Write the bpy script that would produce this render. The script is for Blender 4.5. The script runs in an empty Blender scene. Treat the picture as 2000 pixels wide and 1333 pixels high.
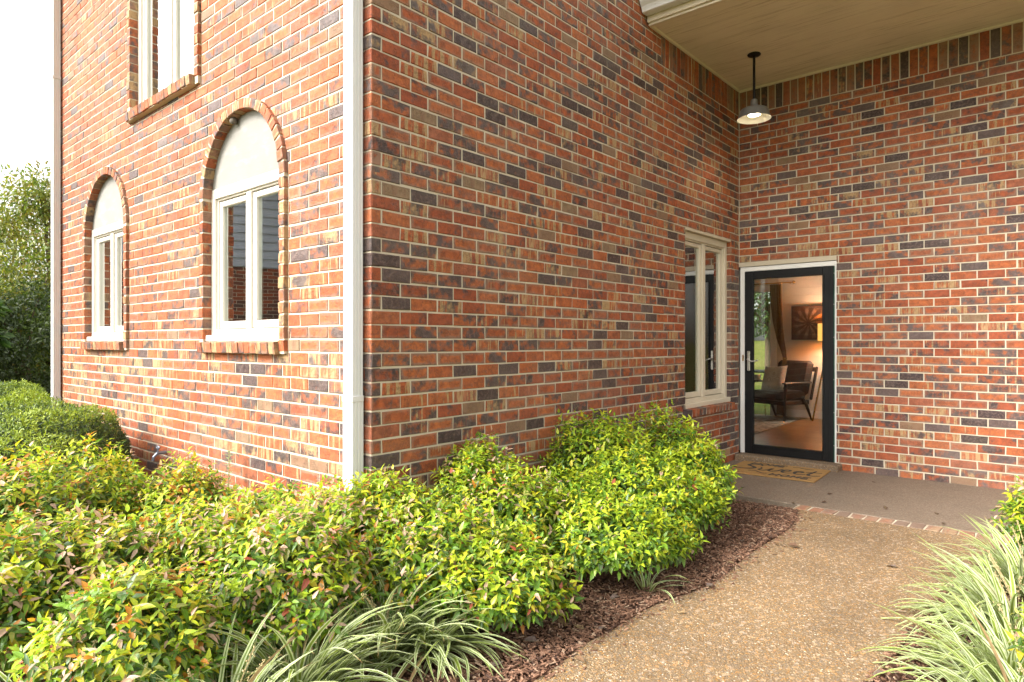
import bpy, math, random
import numpy as np
from mathutils import Vector, Matrix

rng = np.random.default_rng(11)
random.seed(11)
SC = bpy.context.scene
COL = SC.collection

# ------------------------------------------------------------------ camera, sky, sun, exposure
CAMP = np.array((2.973, -2.237, 1.36))
FPX, CXP, CYP = 1275.0, 1000.0, 666.5
WD = np.array((-0.6544, 0.7561)); RD = np.array((0.7561, 0.6544))
cam_data = bpy.data.cameras.new('camera')
cam = bpy.data.objects.new('camera', cam_data); COL.objects.link(cam)
cam.location = CAMP
cam.rotation_euler = (math.pi / 2, 0, math.atan2(0.6544, 0.7561))
cam_data.sensor_width = 36; cam_data.lens = FPX / 2000 * 36
cam_data.clip_start = 0.05; cam_data.clip_end = 2000
SC.camera = cam

SUN_DIR = Vector((-0.45, -1.0, 0.85)).normalized()      # towards the sun
world = bpy.data.worlds.new('World'); SC.world = world; world.use_nodes = True
nt = world.node_tree; nt.nodes.clear()
sky = nt.nodes.new('ShaderNodeTexSky'); sky.sky_type = 'NISHITA'; sky.sun_disc = False
sky.sun_elevation = math.asin(SUN_DIR.z); sky.sun_rotation = math.atan2(SUN_DIR.x, SUN_DIR.y)
sky.air_density = 1.0; sky.dust_density = 4.0; sky.ozone_density = 1.0
hs = nt.nodes.new('ShaderNodeHueSaturation'); hs.inputs['Saturation'].default_value = 0.12
wt = nt.nodes.new('ShaderNodeMix'); wt.data_type = 'RGBA'; wt.blend_type = 'MULTIPLY'
wt.inputs['Factor'].default_value = 1.0; wt.inputs['B'].default_value = (1.0, 0.985, 0.95, 1)
bg = nt.nodes.new('ShaderNodeBackground'); bg.inputs['Strength'].default_value = 0.15
wo = nt.nodes.new('ShaderNodeOutputWorld')
nt.links.new(sky.outputs[0], hs.inputs['Color']); nt.links.new(hs.outputs[0], wt.inputs['A'])
nt.links.new(wt.outputs['Result'], bg.inputs[0]); nt.links.new(bg.outputs[0], wo.inputs[0])

sun_data = bpy.data.lights.new('sun', 'SUN'); sun_data.energy = 1.5; sun_data.angle = math.radians(22)
sun_data.color = (1.0, 0.965, 0.92)
sun = bpy.data.objects.new('sun', sun_data); COL.objects.link(sun)
sun.rotation_euler = SUN_DIR.to_track_quat('Z', 'Y').to_euler(); sun.location = (-6, -8, 14)

SC.view_settings.view_transform = 'Standard'; SC.view_settings.look = 'None'
SC.view_settings.gamma = 1.0; SC.view_settings.use_curve_mapping = False
SC.view_settings.exposure = 1.95
SC.cycles.use_denoising = True
SC.cycles.max_bounces = 8; SC.cycles.transparent_max_bounces = 24
SC.cycles.sample_clamp_indirect = 8.0


def proj(p):
    a = p[..., 0] - CAMP[0]; b = p[..., 1] - CAMP[1]
    D = a * WD[0] + b * WD[1]; X = a * RD[0] + b * RD[1]
    return CXP + FPX * X / D, CYP - FPX * (p[..., 2] - CAMP[2]) / D, D


def at(px, D):
    X = (px - CXP) / FPX * D
    return CAMP[0] + WD[0] * D + RD[0] * X, CAMP[1] + WD[1] * D + RD[1] * X


# ------------------------------------------------------------------ material helpers
class Mat:
    def __init__(s, name):
        s.m = bpy.data.materials.new(name); s.m.use_nodes = True
        s.t = s.m.node_tree; s.t.nodes.clear()
        s.out = s.t.nodes.new('ShaderNodeOutputMaterial')
        s.p = s.t.nodes.new('ShaderNodeBsdfPrincipled')
        s.t.links.new(s.p.outputs[0], s.out.inputs[0])

    def n(s, typ, **kw):
        nd = s.t.nodes.new('ShaderNode' + typ)
        for k, v in kw.items():
            if k in nd.inputs: s.set(nd.inputs[k], v)
            else: setattr(nd, k, v)
        return nd

    def set(s, sock, v):
        if isinstance(v, bpy.types.NodeSocket): s.t.links.new(v, sock)
        else:
            if isinstance(v, tuple) and len(v) == 3 and sock.type == 'RGBA': v = (*v, 1)
            sock.default_value = v

    def P(s, **kw):
        for k, v in kw.items(): s.set(s.p.inputs[k.replace('_', ' ')], v)
        return s

    def ramp(s, fac, stops, interp='LINEAR'):
        r = s.t.nodes.new('ShaderNodeValToRGB'); r.color_ramp.interpolation = interp
        e = r.color_ramp.elements
        while len(e) < len(stops): e.new(0.5)
        for i, (p, c) in enumerate(stops):
            e[i].position = p
            e[i].color = (*c, 1) if isinstance(c, tuple) else (c, c, c, 1)
        s.set(r.inputs[0], fac); return r.outputs[0]

    def mix(s, f, a, b, mode='MIX'):
        m = s.t.nodes.new('ShaderNodeMix'); m.data_type = 'RGBA'; m.blend_type = mode
        s.set(m.inputs['Factor'], f); s.set(m.inputs['A'], a); s.set(m.inputs['B'], b)
        return m.outputs['Result']

    def math(s, op, a, b=0.5, c=None):
        m = s.t.nodes.new('ShaderNodeMath'); m.operation = op
        s.set(m.inputs[0], a); s.set(m.inputs[1], b)
        if c is not None: s.set(m.inputs[2], c)
        return m.outputs[0]

    def smooth(s, v, lo, hi):
        m = s.t.nodes.new('ShaderNodeMapRange'); m.interpolation_type = 'SMOOTHSTEP'
        s.set(m.inputs['Value'], v); s.set(m.inputs['From Min'], lo); s.set(m.inputs['From Max'], hi)
        return m.outputs[0]

    def noise(s, vec, scale, detail=3, rough=0.55, sc=None):
        if sc is not None:
            mp = s.t.nodes.new('ShaderNodeMapping'); mp.inputs['Scale'].default_value = sc
            s.set(mp.inputs['Vector'], vec); vec = mp.outputs[0]
        nz = s.n('TexNoise', Scale=scale, Detail=detail, Roughness=rough)
        s.set(nz.inputs['Vector'], vec); return nz.outputs['Fac']

    def attr(s, name):
        a = s.t.nodes.new('ShaderNodeAttribute'); a.attribute_name = name; return a

    def sep(s, v, typ='Color'):
        q = s.t.nodes.new('ShaderNodeSeparateColor' if typ == 'Color' else 'ShaderNodeSeparateXYZ')
        s.set(q.inputs[0], v); return q.outputs

    def obj(s): return s.n('TexCoord').outputs['Object']
    def pos(s): return s.n('NewGeometry').outputs['Position']

    def bump(s, h, strength=0.3, dist=0.01):
        b = s.t.nodes.new('ShaderNodeBump'); b.inputs['Strength'].default_value = strength
        b.inputs['Distance'].default_value = dist; s.set(b.inputs['Height'], h)
        s.t.links.new(b.outputs[0], s.p.inputs['Normal']); return s


def paint(name, col, rough=0.5, var=0.06, metal=0.0, scale=2, bump=0.012, bscale=160, spec=0.5):
    M = Mat(name); v = M.obj()
    n1 = M.noise(v, scale, 4)
    dark = tuple(c * (1 - var * 1.2) for c in col); lite = tuple(min(1, c * (1 + var)) for c in col)
    M.P(Base_Color=M.ramp(n1, [(0.3, dark), (0.7, lite)]), Metallic=metal, Specular_IOR_Level=spec)
    M.P(Roughness=M.ramp(M.noise(v, scale * 3, 2), [(0.3, max(0, rough - 0.08)), (0.7, min(1, rough + 0.08))]))
    M.bump(M.noise(v, bscale, 3), bump, 0.002)
    return M.m


MT = {}

# --- brick
def brick_material(name='brick', worn=0.0):
    M = Mat(name)
    r, g, b = M.sep(M.attr('seed').outputs['Color'])[:3]
    v = M.attr('buv').outputs['Vector']
    base = M.ramp(g, [(0.0, (0.290, 0.066, 0.025)), (0.35, (0.375, 0.090, 0.028)), (0.7, (0.420, 0.122, 0.036)), (1.0, (0.315, 0.100, 0.050))])
    mott = M.noise(v, 38, 5, 0.65)
    base = M.mix(M.ramp(mott, [(0.35, 0.0), (0.72, 0.7)]), base, (0.165, 0.055, 0.032))
    base = M.mix(1.0, base, M.ramp(M.noise(v, 17, 5, 0.68), [(0.28, 0.72), (0.72, 1.26)]), 'MULTIPLY')
    edge = M.noise(v, 16, 2, 0.5)
    q = M.sep(M.attr('bn').outputs['Vector'], 'XYZ')
    dx = M.math('MULTIPLY', M.math('SUBTRACT', 1.0, M.math('ABSOLUTE', q[0])), q[2]); dz = M.math('SUBTRACT', 1.0, M.math('ABSOLUTE', q[1]))
    de = M.math('ADD', M.math('SMOOTH_MIN', dx, dz, 0.35), M.math('MULTIPLY', M.math('SUBTRACT', M.noise(v, 26, 3), 0.5), 1.1))
    halo = M.math('MULTIPLY', M.math('SUBTRACT', 1.0, M.smooth(de, 0.05, 0.55)), M.smooth(M.math('FRACT', M.math('MULTIPLY', g, 7.3)), 0.35, 0.65))
    base = M.mix(M.math('MULTIPLY', halo, 0.75), base, M.mix(r, (0.165, 0.100, 0.078), (0.250, 0.170, 0.115)))
    # light buff flashes running up the face
    st = M.noise(v, 1.0, 3.0, 0.6, sc=(34, 9, 2.6))
    thr = M.math('SUBTRACT', 0.78, M.math('MULTIPLY', M.smooth(b, 0.42, 1.0), 0.34))
    tanm = M.smooth(st, thr, M.math('ADD', thr, 0.06))
    tan = M.mix(M.noise(v, 60, 3), (0.30, 0.185, 0.080), (0.44, 0.31, 0.16))
    c1 = M.mix(M.math('MULTIPLY', tanm, 0.88), base, tan)
    # burnt, blue-black patches
    bl = M.noise(v, 11.5, 3.5, 0.6)
    dthr = M.ramp(r, [(0.0, 0.20), (0.09, 0.26), (0.12, 0.41), (0.36, 0.50), (0.50, 0.57), (0.75, 0.66), (1.0, 0.74)])
    dm = M.smooth(bl, M.math('SUBTRACT', dthr, 0.04), M.math('ADD', dthr, 0.14))
    dcol = M.mix(g, (0.026, 0.022, 0.023), (0.085, 0.066, 0.064))
    dcol = M.mix(M.smooth(M.noise(v, 45, 4, 0.7), 0.42, 0.72), dcol, (0.125, 0.090, 0.078))
    c2 = M.mix(M.math('MULTIPLY', dm, 0.93), c1, dcol)
    # dull brown whole bricks
    brn = M.mix(mott, (0.150, 0.095, 0.058), (0.26, 0.175, 0.105))
    c3 = M.mix(M.math('MULTIPLY', M.smooth(r, 0.968, 0.976), 0.85), c2, brn)
    # mortar smears and lime spots
    ln = M.math('ABSOLUTE', M.math('SUBTRACT', M.noise(v, 52, 3, 0.6), 0.5))
    crk = M.math('MULTIPLY', M.math('SUBTRACT', 1.0, M.smooth(ln, 0.0, 0.035)), M.smooth(edge, 0.40, 0.58))
    c3 = M.mix(M.math('MULTIPLY', crk, 0.55), c3, (0.070, 0.042, 0.032))
    wv_ = M.noise(M.pos(), 1.5, 5, 0.65)
    c3 = M.mix(M.math('MULTIPLY', M.smooth(wv_, 0.45, 0.75), 0.12), c3, (0.42, 0.335, 0.255))
    c3 = M.mix(1.0, c3, M.ramp(M.noise(M.pos(), 0.9, 4), [(0.3, 0.90), (0.7, 1.10)]), 'MULTIPLY')
    sm = M.noise(v, 70, 6, 0.7)
    c4 = M.mix(M.math('MULTIPLY', M.smooth(sm, 0.70, 0.78), 0.55), c3, (0.55, 0.47, 0.37))
    if worn: c4 = M.mix(worn, c4, M.mix(mott, (0.20, 0.125, 0.085), (0.33, 0.235, 0.165)))
    M.P(Base_Color=c4, Roughness=M.ramp(dm, [(0.0, 0.78), (1.0, 0.52)]), Specular_IOR_Level=0.35)
    cr = M.noise(v, 90, 5, 0.72)
    ck = M.n('TexVoronoi', Scale=46.0, feature='DISTANCE_TO_EDGE'); 
    wv = M.n('VectorMath', operation='ADD'); M.set(wv.inputs[0], v)
    nz = M.n('TexNoise', Scale=30.0, Detail=3.0); M.set(nz.inputs['Vector'], v)
    sc = M.n('VectorMath', operation='SCALE'); M.set(sc.inputs[0], nz.outputs['Color']); sc.inputs['Scale'].default_value = 0.03
    M.set(wv.inputs[1], sc.outputs[0]); M.set(ck.inputs['Vector'], wv.outputs[0])
    h = M.math('ADD', cr, M.math('MULTIPLY', M.math('MULTIPLY', M.smooth(ck.outputs['Distance'], 0.0, 0.10), M.smooth(edge, 0.42, 0.6)), 0.7))
    M.bump(h, 0.8, 0.005)
    return M.m


def mortar_material():
    M = Mat('mortar'); v = M.pos()
    a = M.noise(v, 7, 4); bb = M.noise(v, 120, 4)
    c = M.mix(a, (0.45, 0.385, 0.285), (0.58, 0.51, 0.395))
    c = M.mix(M.math('MULTIPLY', bb, 0.25), c, (0.40, 0.33, 0.24))
    M.P(Base_Color=c, Roughness=0.92, Specular_IOR_Level=0.2); M.bump(bb, 0.5, 0.004)
    return M.m


def aggregate_material(name, smooth=0.0):
    M = Mat(name); v = M.pos()
    vo = M.n('TexVoronoi', Scale=125.0); M.set(vo.inputs['Vector'], v)
    vb = M.n('TexVoronoi', Scale=62.0); M.set(vb.inputs['Vector'], v)
    cr = M.sep(vo.outputs['Color'])
    peb = M.ramp(cr[0], [(0.0, (0.155, 0.086, 0.034)), (0.18, (0.265, 0.155, 0.064)), (0.36, (0.35, 0.180, 0.052)), (0.5, (0.215, 0.160, 0.105)),
                         (0.66, (0.31, 0.225, 0.135)), (0.82, (0.175, 0.142, 0.115)), (0.93, (0.42, 0.32, 0.20)), (0.975, (0.64, 0.56, 0.45))], 'CONSTANT')
    mor = (0.170, 0.120, 0.070)
    d = vo.outputs['Distance']
    c = M.mix(M.smooth(d, 0.42, 0.62), peb, mor)
    big = M.sep(vb.outputs['Color'])
    c = M.mix(M.math('MULTIPLY', M.smooth(big[1], 0.86, 0.9), 0.5), c, M.mix(big[0], (0.42, 0.24, 0.09), (0.44, 0.38, 0.31)))
    w1 = M.noise(v, 1.3, 5, 0.6)
    c = M.mix(1.0, c, M.ramp(w1, [(0.25, (0.70, 0.68, 0.66)), (0.45, (0.96, 0.94, 0.92)), (0.7, (1.16, 1.13, 1.08))]), 'MULTIPLY')
    if smooth:
        s2 = M.noise(v, 3.1, 6, 0.65)
        slab = M.mix(s2, (0.125, 0.096, 0.073), (0.215, 0.172, 0.134))
        fine = M.noise(v, 160, 3)
        slab = M.mix(1.0, slab, M.ramp(fine, [(0.3, 0.72), (0.7, 1.18)]), 'MULTIPLY')
        c = M.mix(smooth, c, slab)
    M.P(Base_Color=c, Roughness=M.ramp(cr[1], [(0.0, 0.45), (1.0, 0.85)]), Specular_IOR_Level=0.35)
    h = M.math('SUBTRACT', 1.0, M.smooth(d, 0.0, 0.7))
    M.bump(h, 0.75 * (1 - 0.6 * smooth), 0.005)
    return M.m


def leaf_material(name, trans=0.35, rough=0.4, tip=(0.46, 0.16, 0.10)):
    M = Mat(name)
    tint = M.attr('tint').outputs['Color']
    q = M.sep(M.attr('luv').outputs['Vector'], 'XYZ')      # t along, s across, redness
    s_ = M.math('ABSOLUTE', q[1])
    vein = M.math('MULTIPLY', M.math('SUBTRACT', 1.0, M.smooth(s_, 0.0, 0.16)), 0.45)
    lite = M.mix(0.5, tint, (0.42, 0.46, 0.16))
    c = M.mix(vein, tint, lite)
    red = M.math('MULTIPLY', M.math('MULTIPLY', q[2], M.smooth(M.math('ADD', s_, M.math('MULTIPLY', q[0], 0.6)), 0.55, 1.25)), 0.9)
    c = M.mix(red, c, tip)
    nz = M.noise(M.pos(), 90, 3)
    c = M.mix(1.0, c, M.ramp(nz, [(0.3, 0.82), (0.7, 1.12)]), 'MULTIPLY')
    M.P(Base_Color=c, Roughness=rough, Specular_IOR_Level=0.5)
    tr = M.n('BsdfTranslucent'); M.set(tr.inputs[0], M.mix(1.0, c, (1.15, 1.2, 0.7), 'MULTIPLY'))
    mx = M.n('MixShader'); mx.inputs[0].default_value = trans
    M.t.links.new(M.p.outputs[0], mx.inputs[1]); M.t.links.new(tr.outputs[0], mx.inputs[2])
    M.t.links.new(mx.outputs[0], M.out.inputs[0])
    return M.m


def blade_material():
    M = Mat('variegated_blade')
    q = M.sep(M.attr('luv').outputs['Vector'], 'XYZ')
    s_ = M.math('ABSOLUTE', q[1])
    oi = M.n('ObjectInfo').outputs['Random']
    rnd = M.math('FRACT', M.math('ADD', q[2], oi), 0)
    wid = M.math('ADD', 0.16, M.math('MULTIPLY', rnd, 0.36))
    grn = M.mix(rnd, (0.10, 0.165, 0.022), (0.23, 0.30, 0.035))
    crm = M.mix(oi, (0.48, 0.56, 0.24), (0.62, 0.67, 0.42))
    m = M.smooth(s_, wid, M.math('ADD', wid, 0.14))
    c = M.mix(m, grn, crm)
    yel = M.math('SUBTRACT', 1.0, M.smooth(q[0], 0.05, 0.45))
    c = M.mix(M.math('MULTIPLY', yel, 0.55), c, (0.22, 0.26, 0.03))
    tipm = M.math('MULTIPLY', M.smooth(q[0], 0.86, 1.0), M.smooth(oi, 0.35, 0.6))
    c = M.mix(tipm, c, (0.30, 0.17, 0.06))
    c = M.mix(M.smooth(oi, 0.982, 0.985), c, (0.30, 0.20, 0.095))
    c = M.mix(1.0, c, M.ramp(M.noise(M.pos(), 60, 3), [(0.3, 0.8), (0.7, 1.12)]), 'MULTIPLY')
    M.P(Base_Color=c, Roughness=0.42)
    tr = M.n('BsdfTranslucent'); M.set(tr.inputs[0], c)
    mx = M.n('MixShader'); mx.inputs[0].default_value = 0.3
    M.t.links.new(M.p.outputs[0], mx.inputs[1]); M.t.links.new(tr.outputs[0], mx.inputs[2])
    M.t.links.new(mx.outputs[0], M.out.inputs[0])
    return M.m


def glass_material(name, tint=(0.86, 0.93, 0.88), refl=1.0, base=0.0):
    M = Mat(name); M.t.nodes.remove(M.p)
    tr = M.n('BsdfTransparent', Color=tint); gl = M.n('BsdfGlossy', Color=(1, 1, 1), Roughness=0.0)
    fr = M.n('Fresnel', IOR=1.5)
    wob = M.n('TexNoise', Scale=2.2, Detail=1.0); M.set(wob.inputs['Vector'], M.obj())
    bp = M.n('Bump', Strength=0.04, Distance=0.02); M.set(bp.inputs['Height'], wob.outputs['Fac'])
    M.t.links.new(bp.outputs[0], gl.inputs['Normal'])
    f = M.math('MULTIPLY_ADD', fr.outputs[0], refl, base); 
    f = M.math('MINIMUM', f, 1.0)
    mx = M.n('MixShader'); M.set(mx.inputs[0], f)
    M.t.links.new(tr.outputs[0], mx.inputs[1]); M.t.links.new(gl.outputs[0], mx.inputs[2])
    M.t.links.new(mx.outputs[0], M.out.inputs[0])
    return M.m


def emit_material(name, col, strength):
    M = Mat(name); M.P(Base_Color=col, Roughness=0.5)
    M.P(Emission_Color=col, Emission_Strength=strength); return M.m


def soil_material():
    M = Mat('mulch_soil'); v = M.pos()
    a = M.noise(v, 55, 6, 0.7); b = M.noise(v, 5, 4)
    c = M.ramp(a, [(0.3, (0.045, 0.022, 0.013)), (0.55, (0.115, 0.055, 0.033)), (0.8, (0.20, 0.105, 0.066))])
    c = M.mix(1.0, c, M.ramp(b, [(0.3, 0.8), (0.7, 1.15)]), 'MULTIPLY')
    M.P(Base_Color=c, Roughness=0.95, Specular_IOR_Level=0.2); M.bump(a, 1.0, 0.02); return M.m


def chip_material():
    M = Mat('wood_chip')
    t = M.attr('tint').outputs['Color']
    c = M.mix(1.0, t, M.ramp(M.noise(M.pos(), 220, 3), [(0.3, 0.75), (0.7, 1.2)]), 'MULTIPLY')
    M.P(Base_Color=c, Roughness=0.9, Specular_IOR_Level=0.25); return M.m


def lawn_material():
    M = Mat('lawn_grass'); v = M.pos()
    a = M.noise(v, 1.2, 5, 0.6); b = M.noise(v, 45, 4, 0.7)
    c = M.mix(M.smooth(a, 0.38, 0.62), (0.115, 0.15, 0.022), (0.20, 0.185, 0.055))
    c = M.mix(1.0, c, M.ramp(b, [(0.3, 0.6), (0.7, 1.3)]), 'MULTIPLY')
    M.P(Base_Color=c, Roughness=0.95, Specular_IOR_Level=0.1); M.bump(b, 0.9, 0.05); return M.m


def soffit_material():
    M = Mat('painted_plywood'); v = M.obj()
    g = M.noise(v, 6, 6, 0.65, sc=(0.35, 9, 1)); a = M.noise(v, 1.4, 3)
    c = M.mix(g, (0.58, 0.51, 0.385), (0.73, 0.655, 0.51))
    c = M.mix(1.0, c, M.ramp(a, [(0.3, 0.9), (0.7, 1.06)]), 'MULTIPLY')
    ws = M.noise(v, 14, 5, 0.7, sc=(0.12, 3.4, 1))
    c = M.mix(M.math('MULTIPLY', M.smooth(ws, 0.54, 0.66), 0.50), c, (0.28, 0.20, 0.115))
    M.P(Base_Color=c, Roughness=0.7); M.bump(g, 0.8, 0.01); return M.m


def wood_floor_material():
    M = Mat('oak_floor'); v = M.obj()
    bk = M.n('TexBrick'); M.set(bk.inputs['Vector'], v)
    bk.inputs['Scale'].default_value = 1.0; bk.inputs['Brick Width'].default_value = 1.2; bk.inputs['Row Height'].default_value = 0.085
    bk.inputs['Mortar Size'].default_value = 0.0015; bk.offset = 0.37
    bk.inputs['Color1'].default_value = (0.34, 0.185, 0.07, 1); bk.inputs['Color2'].default_value = (0.26, 0.135, 0.05, 1); bk.inputs['Mortar'].default_value = (0.08, 0.035, 0.012, 1)
    g = M.noise(v, 5, 5, 0.6, sc=(1.2, 22, 1))
    c = M.mix(1.0, bk.outputs['Color'], M.ramp(g, [(0.3, 0.72), (0.7, 1.2)]), 'MULTIPLY')
    M.P(Base_Color=c, Roughness=0.32); return M.m


def rug_material():
    M = Mat('woven_rug'); v = M.obj()
    a = M.noise(v, 9, 5, 0.7); b = M.noise(v, 160, 3)
    c = M.mix(M.smooth(a, 0.4, 0.62), (0.50, 0.46, 0.40), (0.24, 0.21, 0.19))
    c = M.mix(1.0, c, M.ramp(b, [(0.3, 0.75), (0.7, 1.2)]), 'MULTIPLY')
    M.P(Base_Color=c, Roughness=0.95, Specular_IOR_Level=0.1); M.bump(b, 0.8, 0.006); return M.m


def picture_material():
    # a generic dark flower print
    M = Mat('flower_print'); v = M.obj(); q = M.sep(v, 'XYZ')
    dx = M.math('ADD', q[0], 0.225); dz = M.math('SUBTRACT', q[2], 0.0)
    rad = M.math('SQRT', M.math('ADD', M.math('MULTIPLY', dx, dx), M.math('MULTIPLY', dz, dz)))
    ang = M.math('ARCTAN2', dz, dx)
    pet = M.math('SINE', M.math('MULTIPLY_ADD', ang, 11.0, M.math('MULTIPLY', rad, 9.0)), 0)
    ring = M.math('MULTIPLY', M.smooth(rad, 0.02, 0.08), M.math('SUBTRACT', 1.0, M.smooth(rad, 0.18, 0.30)))
    f = M.math('MULTIPLY', ring, M.smooth(pet, -0.4, 0.7))
    nz = M.noise(v, 14, 5, 0.7)
    bgc = M.mix(nz, (0.030, 0.018, 0.014), (0.12, 0.072, 0.05))
    warm = M.mix(M.smooth(q[0], -0.22, 0.0), (0.26, 0.19, 0.15), (0.50, 0.21, 0.05))
    M.P(Base_Color=M.mix(M.math('MULTIPLY', f, M.smooth(nz, 0.3, 0.6)), bgc, warm), Roughness=0.95, Specular_IOR_Level=0.1); return M.m


def cushion_material():
    M = Mat('medallion_fabric'); v = M.obj()
    vo = M.n('TexVoronoi', Scale=7.0); M.set(vo.inputs['Vector'], v)
    w = M.math('SINE', M.math('MULTIPLY', vo.outputs['Distance'], 60.0), 0)
    M.P(Base_Color=M.mix(M.smooth(w, -0.2, 0.4), (0.42, 0.37, 0.31), (0.62, 0.57, 0.50)), Roughness=0.95, Specular_IOR_Level=0.1)
    M.bump(M.noise(v, 180, 2), 0.3, 0.003); return M.m


def garage_brick_material():
    M = Mat('far_brick'); v = M.obj()
    mp = M.n('Mapping'); mp.inputs['Rotation'].default_value = (math.pi / 2, 0, 0); M.set(mp.inputs['Vector'], v)
    bk = M.n('TexBrick'); M.set(bk.inputs['Vector'], mp.outputs[0])
    bk.inputs['Scale'].default_value = 1.0; bk.inputs['Brick Width'].default_value = 0.254; bk.inputs['Row Height'].default_value = 0.0813
    bk.inputs['Mortar Size'].default_value = 0.006
    bk.inputs['Color1'].default_value = (0.33, 0.085, 0.04, 1); bk.inputs['Color2'].default_value = (0.10, 0.06, 0.05, 1); bk.inputs['Mortar'].default_value = (0.45, 0.38, 0.29, 1)
    M.P(Base_Color=bk.outputs['Color'], Roughness=0.85); return M.m


def mat_fibre():
    M = Mat('coir'); v = M.obj()
    a = M.noise(v, 230, 4, 0.7); b = M.noise(v, 6, 3)
    c = M.mix(a, (0.30, 0.165, 0.06), (0.50, 0.31, 0.125))
    c = M.mix(1.0, c, M.ramp(b, [(0.3, 0.88), (0.7, 1.08)]), 'MULTIPLY')
    M.P(Base_Color=c, Roughness=0.97, Specular_IOR_Level=0.1); M.bump(a, 1.0, 0.01); return M.m


def bark_material(name='bark', c0=(0.05, 0.035, 0.022), c1=(0.16, 0.115, 0.075)):
    M = Mat(name); v = M.pos(); a = M.noise(v, 9, 5, 0.65, sc=(3, 3, 0.6))
    M.P(Base_Color=M.mix(a, c0, c1), Roughness=0.9, Specular_IOR_Level=0.2); M.bump(a, 0.8, 0.02); return M.m


def stucco_material():
    M = Mat('stucco'); v = M.obj()
    a = M.noise(v, 3.0, 5, 0.6); sw = M.noise(v, 5, 4, 0.6, sc=(1, 1, 2.5)); f = M.noise(v, 160, 4, 0.7)
    c = M.mix(a, (0.195, 0.187, 0.168), (0.275, 0.266, 0.242))
    c = M.mix(M.math('MULTIPLY', M.smooth(sw, 0.5, 0.7), 0.45), c, (0.31, 0.305, 0.29))
    M.P(Base_Color=c, Roughness=0.9, Specular_IOR_Level=0.2); M.bump(M.math('ADD', f, M.math('MULTIPLY', sw, 1.5)), 0.4, 0.006); return M.m


MT['brick'] = brick_material(); MT['mortar'] = mortar_material()
MT['agg'] = aggregate_material('exposed_aggregate'); MT['slab'] = aggregate_material('porch_concrete', 0.82)
MT['step'] = aggregate_material('step_aggregate', 0.35)
MT['nandina'] = leaf_material('nandina_leaf', 0.40, 0.38); MT['yew'] = leaf_material('yew_needle', 0.25, 0.5)
MT['tree'] = leaf_material('tree_leaf', 0.4, 0.5); MT['dryleaf'] = leaf_material('dry_leaf', 0.15, 0.8)
MT['blade'] = blade_material(); MT['soil'] = soil_material(); MT['chip'] = chip_material(); MT['lawn'] = lawn_material()
MT['cream'] = paint('cream_trim', (0.58, 0.545, 0.475), 0.45, 0.04)
MT['white'] = paint('white_trim', (0.74, 0.72, 0.68), 0.45, 0.035)
MT['alu'] = paint('white_aluminium', (0.62, 0.615, 0.60), 0.38, 0.03, bump=0.02)
MT['beige'] = paint('beige_shaded_cream_trim', (0.58, 0.51, 0.39), 0.55, 0.06)  # beige trim; also the side window's cream paint with shade in its colour
def grimy(m):
    t = m.node_tree; M = Mat.__new__(Mat); M.m = m; M.t = t; M.p = [x for x in t.nodes if x.type == 'BSDF_PRINCIPLED'][0]
    old = M.p.inputs['Base Color'].links[0].from_socket
    st = M.noise(M.obj(), 1.0, 4, 0.7, sc=(60, 60, 2.2))
    M.set(M.p.inputs['Base Color'], M.mix(M.math('MULTIPLY', M.smooth(st, 0.56, 0.75), 0.35), old, (0.33, 0.29, 0.23)))
grimy(MT['alu'])
MT['soffit'] = soffit_material(); MT['stucco'] = stucco_material()
MT['black'] = paint('black_metal', (0.006, 0.006, 0.006), 0.5, 0.1, bump=0.01, spec=0.25)
MT['lampmetal'] = paint('grey_enamel', (0.20, 0.195, 0.185), 0.42, 0.15, 0.4, bump=0.1)
MT['lampwhite'] = paint('white_enamel', (0.72, 0.70, 0.64), 0.35, 0.03)
MT['nickel'] = paint('brushed_nickel', (0.55, 0.52, 0.48), 0.32, 0.05, 0.95)
MT['gasket'] = paint('green_seal', (0.02, 0.10, 0.065), 0.6, 0.1)
MT['glass'] = glass_material('window_glass', (0.72, 0.84, 0.76), 3.0, 0.09)
MT['door_glass'] = glass_material('door_glass', (0.93, 0.95, 0.93), 0.8, 0.0)
MT['plaster'] = paint('interior_plaster', (0.62, 0.58, 0.51), 0.8, 0.04)
MT['floorwood'] = wood_floor_material(); MT['rug'] = rug_material(); MT['picture'] = picture_material()
MT['cushion'] = cushion_material()
MT['darkwood'] = paint('dark_wood', (0.026, 0.017, 0.012), 0.45, 0.2)
MT['upholstery'] = paint('brown_leather', (0.030, 0.023, 0.020), 0.5, 0.2)
MT['curtain'] = paint('brown_curtain', (0.20, 0.15, 0.075), 0.85, 0.12, scale=30)
MT['brass'] = paint('brass', (0.55, 0.36, 0.12), 0.3, 0.08, 0.9)
MT['pot'] = paint('pot_clay', (0.5, 0.47, 0.43), 0.6, 0.05)
MT['shade'] = emit_material('lit_lamp_shade', (1.0, 0.46, 0.10), 0.42)
MT['bulb'] = emit_material('lit_bulb', (1.0, 0.88, 0.66), 9.0)
MT['garage_brick'] = garage_brick_material(); MT['siding'] = paint('grey_siding', (0.42, 0.46, 0.54), 0.6, 0.06)
MT['coir'] = mat_fibre(); MT['ink'] = paint('black_print', (0.045, 0.036, 0.028), 0.95, 0.2)
MT['bark'] = bark_material(); MT['cane'] = bark_material('cane_bark', (0.06, 0.035, 0.02), (0.17, 0.09, 0.05))
MT['seed'] = paint('seed_stalk', (0.34, 0.27, 0.13), 0.8, 0.15)
MT['spigot'] = paint('weathered_brass', (0.22, 0.25, 0.30), 0.5, 0.2, 0.7)
MT['nest'] = paint('paper_nest', (0.13, 0.11, 0.09), 0.95, 0.15, bump=0.6)
MT['shingle'] = paint('roof_shingle', (0.10, 0.09, 0.085), 0.9, 0.15)
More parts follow.
